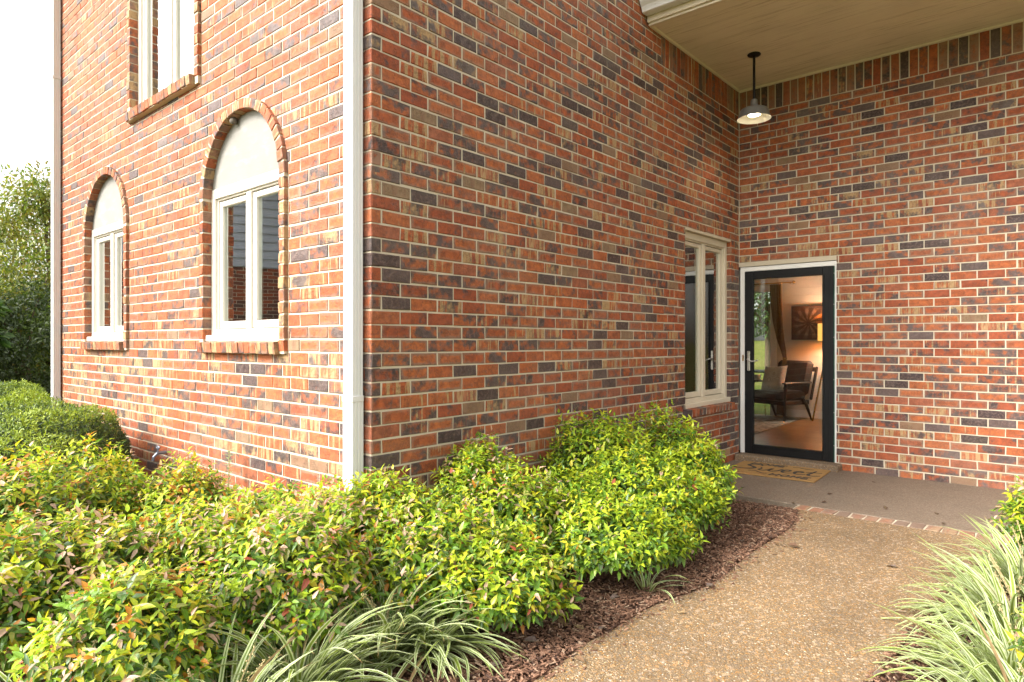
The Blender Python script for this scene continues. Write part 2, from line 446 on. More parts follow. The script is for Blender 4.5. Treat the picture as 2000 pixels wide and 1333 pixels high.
MT['wire'] = paint('black_cable', (0.03, 0.03, 0.03), 0.6, 0.05)
MT['edging'] = brick_material('worn_brick', 0.55)


# ------------------------------------------------------------------ mesh helpers
def link(o, parent=None):
    COL.objects.link(o)
    if parent is not None: o.parent = parent
    return o


def top(o, label, cat, group=None, kind=None):
    o['label'] = label
    if cat: o['category'] = cat
    if group: o['group'] = group
    if kind: o['kind'] = kind
    return o


def empty(name, loc, rz=0.0, parent=None):
    o = bpy.data.objects.new(name, None); o.empty_display_size = 0.1
    o.location = loc; o.rotation_euler = (0, 0, rz); return link(o, parent)


def np_mesh(name, V, polys, mat, attrs=None, smooth=False):
    """V (n,3); polys: list of int arrays (m,k)."""
    me = bpy.data.meshes.new(name)
    V = np.asarray(V, np.float32)
    me.vertices.add(len(V)); me.vertices.foreach_set('co', V.ravel())
    loops = np.concatenate([p.ravel() for p in polys]).astype(np.int32)
    sizes = np.concatenate([np.full(len(p), p.shape[1]) for p in polys]).astype(np.int32)
    starts = np.concatenate([[0], np.cumsum(sizes)[:-1]]).astype(np.int32)
    me.loops.add(len(loops)); me.loops.foreach_set('vertex_index', loops)
    me.polygons.add(len(sizes)); me.polygons.foreach_set('loop_start', starts); me.polygons.foreach_set('loop_total', sizes)
    me.polygons.foreach_set('use_smooth', np.full(len(sizes), bool(smooth)))
    for k, a in (attrs or {}).items():
        a = np.asarray(a, np.float32)
        if a.shape[1] == 4:
            at_ = me.attributes.new(k, 'FLOAT_COLOR', 'POINT'); at_.data.foreach_set('color', a.ravel())
        else:
            at_ = me.attributes.new(k, 'FLOAT_VECTOR', 'POINT'); at_.data.foreach_set('vector', a.ravel())
    me.materials.append(mat); me.update(calc_edges=True); me.validate()
    return me


class MB:
    """collects shapes into one mesh"""
    def __init__(s): s.v = []; s.f = []

    def add(s, vs, fs):
        b = len(s.v); s.v += [tuple(v) for v in vs]; s.f += [tuple(i + b for i in f) for f in fs]; return s

    def box(s, x0, x1, y0, y1, z0, z1, bev=0.0):
        if bev <= 0:
            vs = [(x, y, z) for z in (z0, z1) for y in (y0, y1) for x in (x0, x1)]
            return s.add(vs, [(0, 2, 3, 1), (4, 5, 7, 6), (0, 1, 5, 4), (1, 3, 7, 5), (3, 2, 6, 7), (2, 0, 4, 6)])
        c = ((x0 + x1) / 2, (y0 + y1) / 2, (z0 + z1) / 2); h = ((x1 - x0) / 2, (y1 - y0) / 2, (z1 - z0) / 2)
        b = min(bev, min(h) * 0.9); vs = []; idx = {}
        for sx in (-1, 1):
            for sy in (-1, 1):
                for sz in (-1, 1):
                    for ax in range(3):
                        p = [h[0] - b, h[1] - b, h[2] - b]; p[ax] += b
                        idx[(sx, sy, sz, ax)] = len(vs); vs.append((c[0] + sx * p[0], c[1] + sy * p[1], c[2] + sz * p[2]))
        fs = []
        for ax in range(3):
            o1, o2 = (ax + 1) % 3, (ax + 2) % 3
            for sg in (-1, 1):
                q = []
                for a, bb in ((-1, -1), (1, -1), (1, 1), (-1, 1)):
                    k = [0, 0, 0]; k[ax] = sg; k[o1] = a; k[o2] = bb; q.append(idx[(*k, ax)])
                fs.append(tuple(q) if sg > 0 else tuple(reversed(q)))
        for ax in range(3):
            o1, o2 = (ax + 1) % 3, (ax + 2) % 3
            for a in (-1, 1):
                for bb in (-1, 1):
                    k0 = [0, 0, 0]; k0[o1] = a; k0[o2] = bb; k1 = list(k0); k0[ax] = -1; k1[ax] = 1
                    q = (idx[(*k0, o1)], idx[(*k1, o1)], idx[(*k1, o2)], idx[(*k0, o2)])
                    fs.append(q if a * bb > 0 else tuple(reversed(q)))
        for sx in (-1, 1):
            for sy in (-1, 1):
                for sz in (-1, 1):
                    t = tuple(idx[(sx, sy, sz, a)] for a in range(3)); fs.append(t if sx * sy * sz > 0 else tuple(reversed(t)))
        return s.add(vs, fs)

    def tube(s, pts, rad, seg=8, cap=True):
        pts = [Vector(p) for p in pts]
        if not hasattr(rad, '__len__'): rad = [rad] * len(pts)
        vs = []; prev = None
        for i, p in enumerate(pts):
            d = (pts[min(i + 1, len(pts) - 1)] - pts[max(i - 1, 0)]).normalized()
            if prev is None:
                u = d.orthogonal().normalized()
            else:
                u = (prev - d * prev.dot(d)).normalized()
            prev = u; w = d.cross(u)
            for k in range(seg):
                a = 2 * math.pi * k / seg; vs.append(p + (u * math.cos(a) + w * math.sin(a)) * rad[i])
        fs = [(i * seg + k, i * seg + (k + 1) % seg, (i + 1) * seg + (k + 1) % seg, (i + 1) * seg + k) for i in range(len(pts) - 1) for k in range(seg)]
        if cap:
            fs.append(tuple(reversed(range(seg)))); fs.append(tuple((len(pts) - 1) * seg + k for k in range(seg)))
        return s.add(vs, fs)

    def lathe(s, prof, seg=24, c=(0, 0, 0)):
        vs = [(c[0] + r * math.cos(2 * math.pi * k / seg), c[1] + r * math.sin(2 * math.pi * k / seg), c[2] + z) for r, z in prof for k in range(seg)]
        fs = [(i * seg + k, i * seg + (k + 1) % seg, (i + 1) * seg + (k + 1) % seg, (i + 1) * seg + k) for i in range(len(prof) - 1) for k in range(seg)]
        return s.add(vs, fs)

    def extrude_x(s, prof, x0, x1):
        n = len(prof); vs = [(x0, y, z) for y, z in prof] + [(x1, y, z) for y, z in prof]
        fs = [(i, (i + 1) % n, n + (i + 1) % n, n + i) for i in range(n)] + [tuple(reversed(range(n))), tuple(range(n, 2 * n))]
        return s.add(vs, fs)

    def prism(s, poly, z0, z1):
        n = len(poly); vs = [(x, y, z0) for x, y in poly] + [(x, y, z1) for x, y in poly]
        fs = [(i, (i + 1) % n, n + (i + 1) % n, n + i) for i in range(n)] + [tuple(reversed(range(n))), tuple(range(n, 2 * n))]
        return s.add(vs, fs)

    def mesh(s, name, mat, smooth=False):
        me = bpy.data.meshes.new(name); me.from_pydata(s.v, [], s.f); me.materials.append(mat)
        me.polygons.foreach_set('use_smooth', np.full(len(me.polygons), bool(smooth)))
        me.update(); return me

    def obj(s, name, mat, parent=None, loc=(0, 0, 0), rz=0.0, smooth=False):
        o = bpy.data.objects.new(name, s.mesh(name, mat, smooth)); o.location = loc; o.rotation_euler = (0, 0, rz)
        return link(o, parent)


def ribbon(mb, pts, w, z0, z1, closed=False):
    """flat stroke of width w along a 2D polyline"""
    P = [Vector((p[0], p[1])) for p in pts]; n = len(P); L = []; Rr = []
    for i in range(n):
        a = P[(i - 1) % n] if closed else P[max(i - 1, 0)]; b = P[(i + 1) % n] if closed else P[min(i + 1, n - 1)]
        d = (b - a).normalized(); nn = Vector((-d.y, d.x)); ww = w[i] if hasattr(w, '__len__') else w
        L.append(P[i] + nn * ww / 2); Rr.append(P[i] - nn * ww / 2)
    for i in range(n if closed else n - 1):
        j = (i + 1) % n; q = (L[i], L[j], Rr[j], Rr[i])
        vs = [(p.x, p.y, z0) for p in q] + [(p.x, p.y, z1) for p in q]
        mb.add(vs, [(3, 2, 1, 0), (4, 5, 6, 7), (0, 1, 5, 4), (1, 2, 6, 5), (2, 3, 7, 6), (3, 0, 4, 7)])


def curve(pts, n=8):
    """catmull-rom through points"""
    out = []; P = [pts[0]] + list(pts) + [pts[-1]]
    for i in range(1, len(P) - 2):
        for k in range(n):
            t = k / n; a, b, c, d = P[i - 1], P[i], P[i + 1], P[i + 2]
            out.append(tuple(0.5 * ((2 * b[j]) + (-a[j] + c[j]) * t + (2 * a[j] - 5 * b[j] + 4 * c[j] - d[j]) * t * t + (-a[j] + 3 * b[j] - 3 * c[j] + d[j]) * t ** 3) for j in range(len(b))))
    out.append(tuple(pts[-1])); return out


# ------------------------------------------------------------------ ground
PORCH_Y0 = 3.27
ground = MB().add([(-300, -300, -0.06), (300, -300, -0.06), (300, 300, -0.06), (-300, 300, -0.06)], [(0, 1, 2, 3)]).obj('ground', MT['lawn'])
ground['kind'] = 'structure'; ground['label'] = 'grassy ground stretching away around the house'
WL = [(1.33, -0.6), (1.33, -0.161), (1.322, 0.029), (1.301, 0.173), (1.319, 0.423), (1.33, 0.80), (1.385, 1.03), (1.425, 1.316), (1.405, 1.693), (1.391, 2.063), (1.399, 2.574), (1.345, 3.0), (1.253, PORCH_Y0)]
WL = [(1.40, -4.0), (1.36, -1.6)] + curve(WL, 4)
WR = [(2.60, PORCH_Y0), (2.542, 2.935), (2.434, 2.039), (2.378, 1.112), (2.35, 0.665), (2.32, -0.6), (2.6, -2.0), (3.2, -4.0)]
poly = WL + [(p[0], p[1]) for p in WR]
walk = MB().prism([p for p in reversed(poly)] if False else poly[::-1], -0.2, 0.0).obj('walkway', MT['agg'])
walk['kind'] = 'structure'; walk['label'] = 'curved exposed aggregate walkway leading to the porch'
porch = MB().box(0.0, 5.6, PORCH_Y0 + 0.165, 5.24, -0.2, 0.0, 0.006).obj('porch_slab', MT['slab'])
porch['kind'] = 'structure'; porch['label'] = 'brown concrete porch slab before the door'
# mulch beds: a bumpy sheet either side of the walkway
def mulch_sheet(name, x0, x1, y0, y1, nx, ny, label, edge=None):
    gx, gy = np.meshgrid(np.linspace(x0, x1, nx), np.linspace(y0, y1, ny)); 
    if edge is not None:
        ex = edge(gy); gx = x0 + (gx - x0) / (x1 - x0) * (ex - x0) if x0 < 1 else ex + (gx - x0) / (x1 - x0) * (x1 - ex)
    z = -0.012 + 0.012 * np.sin(gx * 7.1 + np.cos(gy * 5)) * np.sin(gy * 6.3) + rng.normal(0, 0.004, gx.shape)
    V = np.stack([gx, gy, z], -1).reshape(-1, 3); i = np.arange(nx * ny).reshape(ny, nx)
    F = np.stack([i[:-1, :-1], i[:-1, 1:], i[1:, 1:], i[1:, :-1]], -1).reshape(-1, 4)
    o = link(bpy.data.objects.new(name, np_mesh(name, V, [F], MT['soil'], smooth=True))); o['kind'] = 'structure'; o['label'] = label; return o
wly = np.array([p[1] for p in WL]); wlx = np.array([p[0] for p in WL])
wry = np.array([p[1] for p in WR][::-1]); wrx = np.array([p[0] for p in WR][::-1])
mulch_sheet('mulch_bed', -7.0, 1.4, -3.6, 3.26, 110, 90, 'brown wood mulch bed between the walkway and the brick walls', lambda y: np.interp(y, wly, wlx) + 0.015)
mulch_sheet('mulch_bed', 2.3, 5.4, -3.6, 3.26, 60, 90, 'brown mulch bed on the far side of the walkway', lambda y: np.interp(y, wry, wrx) - 0.01)

# ------------------------------------------------------------------ bricks
CH, BL, BH, JT, Z0 = 0.0813, 0.2031, 0.0709, 0.0104, -0.011
TPL = None
def brick_verts(L, H, Dp, jit, rg):
    """(n,12,3) in brick-local axes: x along, y depth (front face at y=0), z up; centred in x and z"""
    n = len(L); hx = L / 2; hz = H / 2; b = 0.0035
    sx = np.array((-1, 1, 1, -1.0)); sz = np.array((-1, -1, 1, 1.0))
    V = np.zeros((n, 12, 3))
    for ring, (ins, yy) in enumerate(((0.0, None), (0.0, b), (b, 0.0))):
        V[:, ring * 4:ring * 4 + 4, 0] = (hx - ins)[:, None] * sx; V[:, ring * 4:ring * 4 + 4, 2] = (hz - ins)[:, None] * sz
        V[:, ring * 4:ring * 4 + 4, 1] = Dp[:, None] if yy is None else yy
    jx = rg.normal(0, jit, (n, 4, 3)); jx[..., 1] *= 0.6
    V[:, 4:8] += jx; V[:, 8:12] += jx + rg.normal(0, jit * 0.4, (n, 4, 3)); V[:, :4, 0] += jx[..., 0]; V[:, :4, 2] += jx[..., 2]
    return V
BF = np.array([(8, 9, 10, 11), (4, 5, 9, 8), (5, 6, 10, 9), (6, 7, 11, 10), (7, 4, 8, 11), (0, 1, 5, 4), (1, 2, 6, 5), (2, 3, 7, 6), (3, 0, 4, 7)])


def BNT(n, L, H):
    sx = np.tile((-1, 1, 1, -1.0), 3); sz = np.tile((-1, -1, 1, 1.0), 3); B = np.zeros((n, 12, 3))
    B[..., 0] = sx; B[..., 1] = sz; B[..., 2] = (L / H)[:, None]
    return B.reshape(-1, 3)


def brick_combined(name, C, L, H, Dp, seeds, off, rot=None, jit=0.0011, rg=rng):
    """C centres (front face), rot: (n,3,3) or None -> one mesh"""
    V = brick_verts(L, H, Dp, jit, rg); uv = V + off[:, None, :]
    if rot is not None: V = np.einsum('nij,nkj->nki', rot, V)
    V = V + C[:, None, :]; n = len(C)
    F = (BF[None] + (np.arange(n) * 12)[:, None, None]).reshape(-1, 4)
    S = np.concatenate([np.repeat(seeds[:, None, :], 12, 1), np.ones((n, 12, 1))], 2).reshape(-1, 4)
    return np_mesh(name, V.reshape(-1, 3), [F], MT['brick'], {'seed': S, 'buv': uv.reshape(-1, 3), 'bn': BNT(n, L, H)})


def rnd_seed(n, rg=rng):
    return rg.random((n, 3))


NVAR = 90
VAR = []
vs_seed = rnd_seed(NVAR)
for k in range(NVAR):
    VAR.append(brick_combined('brick', np.zeros((1, 3)), np.array([BL]), np.array([BH]), np.array([0.06]), vs_seed[k:k + 1], rng.random((1, 3)) * 40))
corner_seed = rnd_seed(120); corner_off = rng.random((120, 3)) * 40


def lay_courses(x0, x1, ztop, starts, openings, zmin=-0.03):
    """running bond; starts(k) -> list of first pieces' lengths from x0; openings: f(z0,z1)->[(a,b)]"""
    out = []
    k = 0
    while Z0 + k * CH < ztop - 0.03:
        za = Z0 + k * CH + JT / 2; zb = za + BH
        if zb > ztop: break
        x = x0; first = starts(k); i = 0; segs = []
        while x < x1 - 0.02:
            L = first[i] if i < len(first) else BL
            e = min(x + L, x1); segs.append((x, e, k, i)); x += L + JT; i += 1
        ex = openings(za, zb)
        for a, b, kk, ii in segs:
            ps = [(a, b)]
            for (p, q) in ex:
                nx = []
                for (s, t) in ps:
                    if q <= s or p >= t: nx.append((s, t)); continue
                    if p - s > 0.012: nx.append((s, p))
                    if t - q > 0.012: nx.append((q, t))
                ps = nx
            for (s, t) in ps:
                fl = abs((t - s) - BL) < 1e-4
                for (p, q) in ex:
                    if 0 < p - t < JT + 0.013: t = p
                    if 0 < s - q < JT + 0.013: s = q
                out.append((s, t, za, zb, kk, ii, fl and abs((t - s) - BL) < 1e-4))
        k += 1
    return out


def build_wall(wall, lay, M4, flip_first, tan_fn=None, n_single=300, extra=None):
    n = len(lay); A = np.array([(s, t, za, zb) for s, t, za, zb, *_ in lay]); kk = np.array([l[4] for l in lay]); ii = np.array([l[5] for l in lay]); full = np.array([l[6] for l in lay])
    C = np.stack([(A[:, 0] + A[:, 1]) / 2, np.zeros(n), (A[:, 2] + A[:, 3]) / 2], 1)
    C[:, 1] = np.clip(rng.normal(0, 0.0009, n), -.0018, .0012); L = A[:, 1] - A[:, 0]; C += np.stack([rng.normal(0, .0009, n), np.zeros(n), rng.normal(0, .0009, n)], 1)
    seeds = rnd_seed(n); off = rng.random((n, 3)) * 40
    if tan_fn is not None:
        sw_ = (seeds[:, 0] < .3) & (rng.random(n) < .55); seeds[sw_, 0] = rng.uniform(.3, .94, sw_.sum()); seeds[:, 1] = .25 + .65 * seeds[:, 1]
        seeds[:, 2] = np.clip(seeds[:, 2] + tan_fn(C), 0, 1)
    W = (np.concatenate([C, np.ones((n, 1))], 1) @ np.array(M4).T)[:, :3]
    px, py, D = proj(W)
    ok = full & (ii > 0) & (px > 0) & (px < 2000) & (py > 0) & (py < 1333) & (W[:, 2] > 0.62)
    # face area on screen
    e = (np.concatenate([C + np.array((0.10, 0, 0)), np.ones((n, 1))], 1) @ np.array(M4).T)[:, :3]
    ex, ey, _ = proj(e); area = np.where(ok, np.abs(ex - px) / D, 0)
    single = np.zeros(n, bool); single[np.argsort(-area)[:n_single]] = True; single &= ok
    corner = flip_first & (ii == 0) if flip_first is not None else np.zeros(n, bool)
    seeds[corner] = corner_seed[kk[corner]]; 
    r = ~single
    o = link(bpy.data.objects.new('brickwork', brick_combined('brickwork', C[r], L[r], np.full(r.sum(), BH), np.full(r.sum(), 0.06), seeds[r], off[r])), wall); o['kind'] = 'stuff'
    for j in np.where(single)[0]:
        # nearest look among the shared bricks
        sc = np.abs(vs_seed - seeds[j]).sum(1); m = np.argsort(sc)[random.randrange(4)]
        b = bpy.data.objects.new('brick', VAR[m]); b.location = C[j]
        b.rotation_euler = (random.gauss(0, .005), random.gauss(0, .003), max(-.006, min(.006, random.gauss(0, .003)))); link(b, wall)
    return o


def wall_panel(mb, xs, solid, y0, y1):
    """xs: sorted breaks; solid(xm)-> list of (za,zb)"""
    for a, b in zip(xs[:-1], xs[1:]):
        for za, zb in solid((a + b) / 2): mb.box(a, b, y0, y1, za, zb)


house = empty('brick_house', (0, 0, 0))
top(house, 'red flashed-brick house with arched windows and a covered porch', 'house')
ZT = 6.2

# openings, wall A (local x = world x)
ARC_R = 0.5525
W1C, W2C, W3C = -1.497, -4.247, -2.872
SPR = 2.44; SILL = 1.352; W3W = 0.67; W3S = 3.425
def opensA(z0, z1):
    zm = (z0 + z1) / 2; out = []
    for c in (W1C, W2C):
        if zm > SILL - 0.06 and z0 < SPR: out.append((c - ARC_R - 0.075, c + ARC_R + 0.075))
        elif z0 >= SPR - 0.001:
            d = zm - SPR; R = ARC_R + 0.055
            if abs(d) < R: w = math.sqrt(R * R - d * d); out.append((c - w, c + w))
    if zm > W3S - 0.06: out.append((W3C - W3W - 0.075, W3C + W3W + 0.075))
    return out
def solidA(x):
    for c in (W1C, W2C):
        if abs(x - c) < ARC_R + 0.035:
            t = SPR + math.sqrt(max((ARC_R + 0.035) ** 2 - (x - c) ** 2, 0)); seg = [(-0.2, SILL - 0.04), (t, ZT)]
            if abs(x - W3C) < W3W + 0.02: seg = [(-0.2, SILL - 0.04), (t, W3S - 0.04), (5.9, ZT)]
            return seg
    if abs(x - W3C) < W3W + 0.02: return [(-0.2, W3S - 0.04), (5.9, ZT)]
    return [(-0.2, ZT)]
XA0 = -5.80
xsA = sorted({XA0, -0.008, W3C - W3W - 0.02, W3C + W3W + 0.02} | {c + (ARC_R + 0.035) * math.sin(t) for c in (W1C, W2C) for t in np.linspace(-math.pi / 2, math.pi / 2, 41)})
mb = MB(); wall_panel(mb, xsA, solidA, 0.0048, 0.2)
wallA = mb.obj('wall', MT['mortar'], house); wallA['label'] = 'bright front wall with the arched windows'
# courses run leftwards from the corner
stA = lambda k: [0.090] if k % 2 == 0 else [BL]
def lay_from_right(x0, x1, ztop, starts, openings):
    m = lay_courses(0, -x0, ztop, starts, lambda a, b: [(-q, -p) for p, q in openings(a, b)])
    return [(-t, -s - (0.002 if ii == 0 else 0), za, zb, kk, ii, f) for s, t, za, zb, kk, ii, f in m]
layA = lay_from_right(XA0, 0, ZT, stA, opensA)
tanA = lambda C: np.where((C[:, 2] > 0.55) & (C[:, 2] < 1.35), 0.30, -0.12)
build_wall(wallA, layA, Matrix.Identity(4), True, tanA)

# wall B (local x = world y, faces +x)
YB0, YB1, BS, BHd = 3.857, 5.005, 0.672, 2.485
CEIL = 4.26; SOFY = 3.10; SOL0 = 5.232 - 0.006 - 23 * CH; SOLZ = Z0 + 49 * CH + JT / 2; SOLH = CEIL - 0.008 - SOLZ
LB = 5.232
def opensB(z0, z1):
    out = []; zm = (z0 + z1) / 2
    if zm > BS - 0.02 and zm < BHd: out.append((YB0, YB1))
    elif zm > BS - 0.07 and zm < BS: out.append((YB0 - 0.05, YB1 - 0.05))
    if z1 > SOLZ - 0.005: out.append((SOL0 - 0.002, 9))
    if z0 > 4.6: out.append((2.95, 9))
    return out
def solidB(x):
    if YB0 - .005 < x < YB1 + .005: return [(-0.2, BS - 0.035), (BHd, ZT)]
    return [(-0.2, ZT)]
mb = MB(); wall_panel(mb, [0.008, YB0 - .005, YB1 + .005, LB], solidB, 0.0048, 0.2)
wallB = mb.obj('wall', MT['mortar'], house, rz=math.pi / 2); wallB['label'] = 'shaded side wall running back to the door'
stB = lambda k: [BL] if k % 2 == 0 else [0.068]
layB = [(s + (0.002 if ii == 0 else 0), t, za, zb, kk, ii, f) for s, t, za, zb, kk, ii, f in lay_courses(0, LB - 0.004, ZT, stB, opensB)]
build_wall(wallB, layB, Matrix.Rotation(math.pi / 2, 4, 'Z'), True)

# wall C (faces -y, behind the porch)
DX0, DX1, DZ = 0.02, 1.045, 2.215
XC1 = 5.6
def opensC(z0, z1):
    out = []
    if z0 < DZ - 0.002: out.append((-1, DX1 + 0.004))
    if z1 > SOLZ - 0.005: out.append((-1, 99))
    return out
def solidC(x):
    if x < DX1 + .006: return [(DZ + .004, ZT)]
    return [(-0.2, ZT)]
mb = MB(); wall_panel(mb, [-0.2, DX1 + .006, XC1], solidC, 0.0048, 0.2)
wallC = mb.obj('wall', MT['mortar'], house, loc=(0, LB, 0)); wallC['label'] = 'back wall of the porch with the black door'
stC = lambda k: [0.120] if k % 2 == 0 else [BL]
layC = lay_courses(0.006, XC1, CEIL, stC, opensC)
build_wall(wallC, layC, Matrix.Translation((0, LB, 0)), None)

ROTY = lambda a: np.array([[math.cos(a), 0, math.sin(a)], [0, 1, 0], [-math.sin(a), 0, math.cos(a)]])


def brick_parts(parent, C, L, H, D, rots=None, tan=0.1, jit=0.0012, name='brick'):
    C = np.asarray(C, float); n = len(C); sd = rnd_seed(n); sd[:, 2] = np.clip(sd[:, 2] + tan, 0, 1)
    if tan > .15: sd[:, 0] = .22 + .7 * sd[:, 0]; sd[:, 1] = .3 + .5 * sd[:, 1]
    off = rng.random((n, 3)) * 40
    L = np.broadcast_to(L, n); H = np.broadcast_to(H, n); D = np.broadcast_to(D, n)
    for i in range(n):
        me = brick_combined(name, np.zeros((1, 3)), L[i:i + 1], H[i:i + 1], D[i:i + 1], sd[i:i + 1], off[i:i + 1], jit=jit)
        b = bpy.data.objects.new(name, me); b.location = C[i]
        if rots is not None: b.rotation_euler = rots[i]
        link(b, parent)


# soldier courses under the soffit
ns = 23
brick_parts(wallB, [(LB - 0.006 - (i + 0.5) * CH, rng.normal(0, .001), SOLZ + SOLH / 2) for i in range(ns)], BH, SOLH, 0.04, tan=-0.1)
nsC = int((XC1 - 0.05) / CH)
brick_parts(wallC, [(0.006 + (i + 0.5) * CH, rng.normal(0, .001), SOLZ + SOLH / 2) for i in range(min(nsC, 46))], BH, SOLH, 0.04, tan=-0.1)


# ------------------------------------------------------------------ window surrounds (arch ring, jambs, rowlock sills)
PR = -0.027
def surround(c, half, sill, arched, ztop, label):
    sur = MB(); wj = 0.064
    for sgn in (-1, 1):
        xa, xb = sorted((c + sgn * (half + 0.004), c + sgn * (half + wj - 0.004)))
        sur.box(xa, xb, PR + 0.006, 0.19, sill - 0.075, ztop)
    if arched:
        r0, r1 = half + 0.004, half + wj - 0.002; N = 40
        pts = [(math.pi * i / N) for i in range(N + 1)]
        vs = []; fs = []
        for t in pts:
            for r in (r0, r1):
                for y in (PR + 0.006, 0.19): vs.append((c + r * math.cos(t), y, ztop + r * math.sin(t)))
        for i in range(N):
            a = i * 4; b = a + 4
            fs += [(a, b, b + 2, a + 2), (a + 1, a + 3, b + 3, b + 1), (a, a + 1, b + 1, b), (a + 2, b + 2, b + 3, a + 3)]
        sur.add(vs, fs)
    sur.box(c - half - 0.02, c + half - 0.004, -0.048, 0.16, sill - 0.078, sill - 0.004)
    S = sur.obj('window_surround', MT['mortar'], house); S['label'] = label
    C = []; Ls = []; Hs = []; R = []; Dd = []
    k0 = int(math.ceil((sill - 0.08 - Z0) / CH))
    for sgn in (-1, 1):
        k = k0
        while Z0 + (k + 1) * CH < ztop + 0.01:
            if not (sgn < 0 and k == k0):
                C.append((c + sgn * (half + wj / 2), PR + rng.normal(0, .0016), Z0 + (k + .5) * CH)); Ls.append(wj); Hs.append(BH); R.append((0, 0, rng.normal(0, .012))); Dd.append(0.21)
            k += 1
        zt = Z0 + k * CH
    if arched:
        nv = 22
        for i in range(nv):
            t = math.pi * (i + .5) / nv; r = half + wj / 2
            C.append((c + r * math.cos(t), PR + rng.normal(0, .0022), ztop + r * math.sin(t))); Ls.append(math.pi * half / nv - 0.008); Hs.append(wj + 0.006)
            R.append((0, math.pi / 2 - t, 0)); Dd.append(0.21)
    brick_parts(S, C, np.array(Ls), np.array(Hs), np.array(Dd), R, tan=0.22, jit=0.0016)
    # sloping rowlock sill
    nsl = int(round((2 * half + 0.02) / 0.0795)); w = (2 * half + 0.02) / nsl; C = []; R = []
    for i in range(nsl):
        C.append((c - half - 0.02 + (i + .5) * w, -0.062 + rng.normal(0, .002), sill - 0.0385 + rng.normal(0, .0012))); R.append((math.radians(5), 0, rng.normal(0, .01)))
    brick_parts(S, C, w - 0.006, 0.076, 0.2, R, tan=0.2, jit=0.0016)
    return S
surround(W1C, ARC_R, SILL, True, SPR, 'arched brick surround nearest the corner downspout')
surround(W2C, ARC_R, SILL, True, SPR, 'arched brick surround farther along the front wall')
surround(W3C, W3W, W3S, False, 5.95, 'square brick surround of the upper window')
# side-wall sill
S = MB().box(YB0 - 0.045, YB1 - 0.055, -0.060, 0.15, BS - 0.072, BS - 0.006).obj('window_surround', MT['mortar'], house, rz=math.pi / 2)
S['label'] = 'brick sill under the tall side window'
nsl = 14; w = (YB1 - YB0 + 0.01) / nsl
brick_parts(S, [(YB0 - 0.055 + (i + .5) * w, -0.066 + rng.normal(0, .002), BS - 0.038) for i in range(nsl)], w - 0.016, 0.074, 0.17, [(math.radians(4), 0, rng.normal(0, .01)) for _ in range(nsl)], tan=-0.1)

# stucco tympana
def tympanum(c):
    N = 28; R = ARC_R + 0.02; zb = SPR + 0.05
    a0 = math.asin((zb - SPR) / R); pts = [(c + R * math.cos(a0 + (math.pi - 2 * a0) * i / N), SPR + R * math.sin(a0 + (math.pi - 2 * a0) * i / N)) for i in range(N + 1)]
    nb = 14; bot = [(pts[-1][0] + (pts[0][0] - pts[-1][0]) * i / nb, zb + random.uniform(-.006, .006)) for i in range(1, nb)]
    P = pts + bot; n = len(P)
    vs = [(x, 0.048, z) for x, z in P] + [(x, 0.10, z) for x, z in P]
    fs = [tuple(range(n)), tuple(reversed(range(n, 2 * n)))] + [(i, n + i, n + (i + 1) % n, (i + 1) % n) for i in range(n)]
    o = MB().add(vs, fs).obj('arch_panel', MT['stucco'], house); return o
for c in (W1C, W2C): tympanum(c)


# ------------------------------------------------------------------ windows
def window(x0, x1, z0, z1, base, rz, mat, loc=(0, 0, 0), head=0.07, label=None, sillboard=True):
    """frame with centre mullion, two sashes and panes; local front towards -y, base = y of the frame face"""
    fw = 0.055; y = base; f = MB()
    e = 0.012
    f.box(x0 - e, x0 + fw, y, y + 0.22, z0, z1, 0.004); f.box(x1 - fw, x1 + e, y, y + 0.22, z0, z1, 0.004)
    f.box(x0 + fw, x1 - fw, y + 0.001, y + 0.22, z1 - head, z1 - 0.001, 0.004); f.box(x0 + fw, x1 - fw, y + 0.004, y + 0.22, z0, z0 + 0.06, 0.004)
    # inner stop
    f.box(x0 + fw, x0 + fw + 0.016, y + 0.02, y + 0.215, z0 + 0.06, z1 - head, 0.003); f.box(x1 - fw - 0.016, x1 - fw, y + 0.02, y + 0.215, z0 + 0.06, z1 - head, 0.003)
    f.box(x0 + fw + 0.016, x1 - fw - 0.016, y + 0.02, y + 0.215, z1 - head - 0.014, z1 - head, 0.003)
    W = f.obj('window', mat, house, loc, rz)
    if label: W['label'] = label
    xm = (x0 + x1) / 2; mw = 0.032
    MB().box(xm - mw, xm + mw, y + 0.012, y + 0.219, z0 + 0.06, z1 - head - 0.014, 0.004).obj('mullion', mat, W)
    for a, b in ((x0 + fw + 0.018, xm - mw - 0.002), (xm + mw + 0.002, x1 - fw - 0.018)):
        s = MB(); sw = 0.042; za, zb = z0 + 0.066, z1 - head - 0.020
        s.box(a, a + sw, y + 0.03, y + 0.075, za, zb, 0.005); s.box(b - sw, b, y + 0.03, y + 0.075, za, zb, 0.005)
        s.box(a + sw, b - sw, y + 0.0315, y + 0.075, za, za + sw + 0.012, 0.005); s.box(a + sw, b - sw, y + 0.0315, y + 0.075, zb - sw, zb, 0.005)
        s.obj('sash', mat, W)
        MB().box(a + sw - 0.006, b - sw + 0.006, y + 0.052, y + 0.058, za + sw, zb - sw + 0.006).obj('pane', MT['glass'], W)
    if sillboard:
        MB().box(x0 - 0.01, x1 + 0.005, y - 0.045, y + 0.06, z0 - 0.032, z0 + 0.016, 0.005).obj('sill_board', mat, W)
    return W
window(W1C - ARC_R, W1C + ARC_R, SILL + 0.035, SPR + 0.075, 0.042, 0, MT['cream'], label='white framed window under the near arch', head=0.075)
window(W2C - ARC_R, W2C + ARC_R, SILL + 0.035, SPR + 0.075, 0.042, 0, MT['cream'], label='white framed window under the far arch', head=0.075)
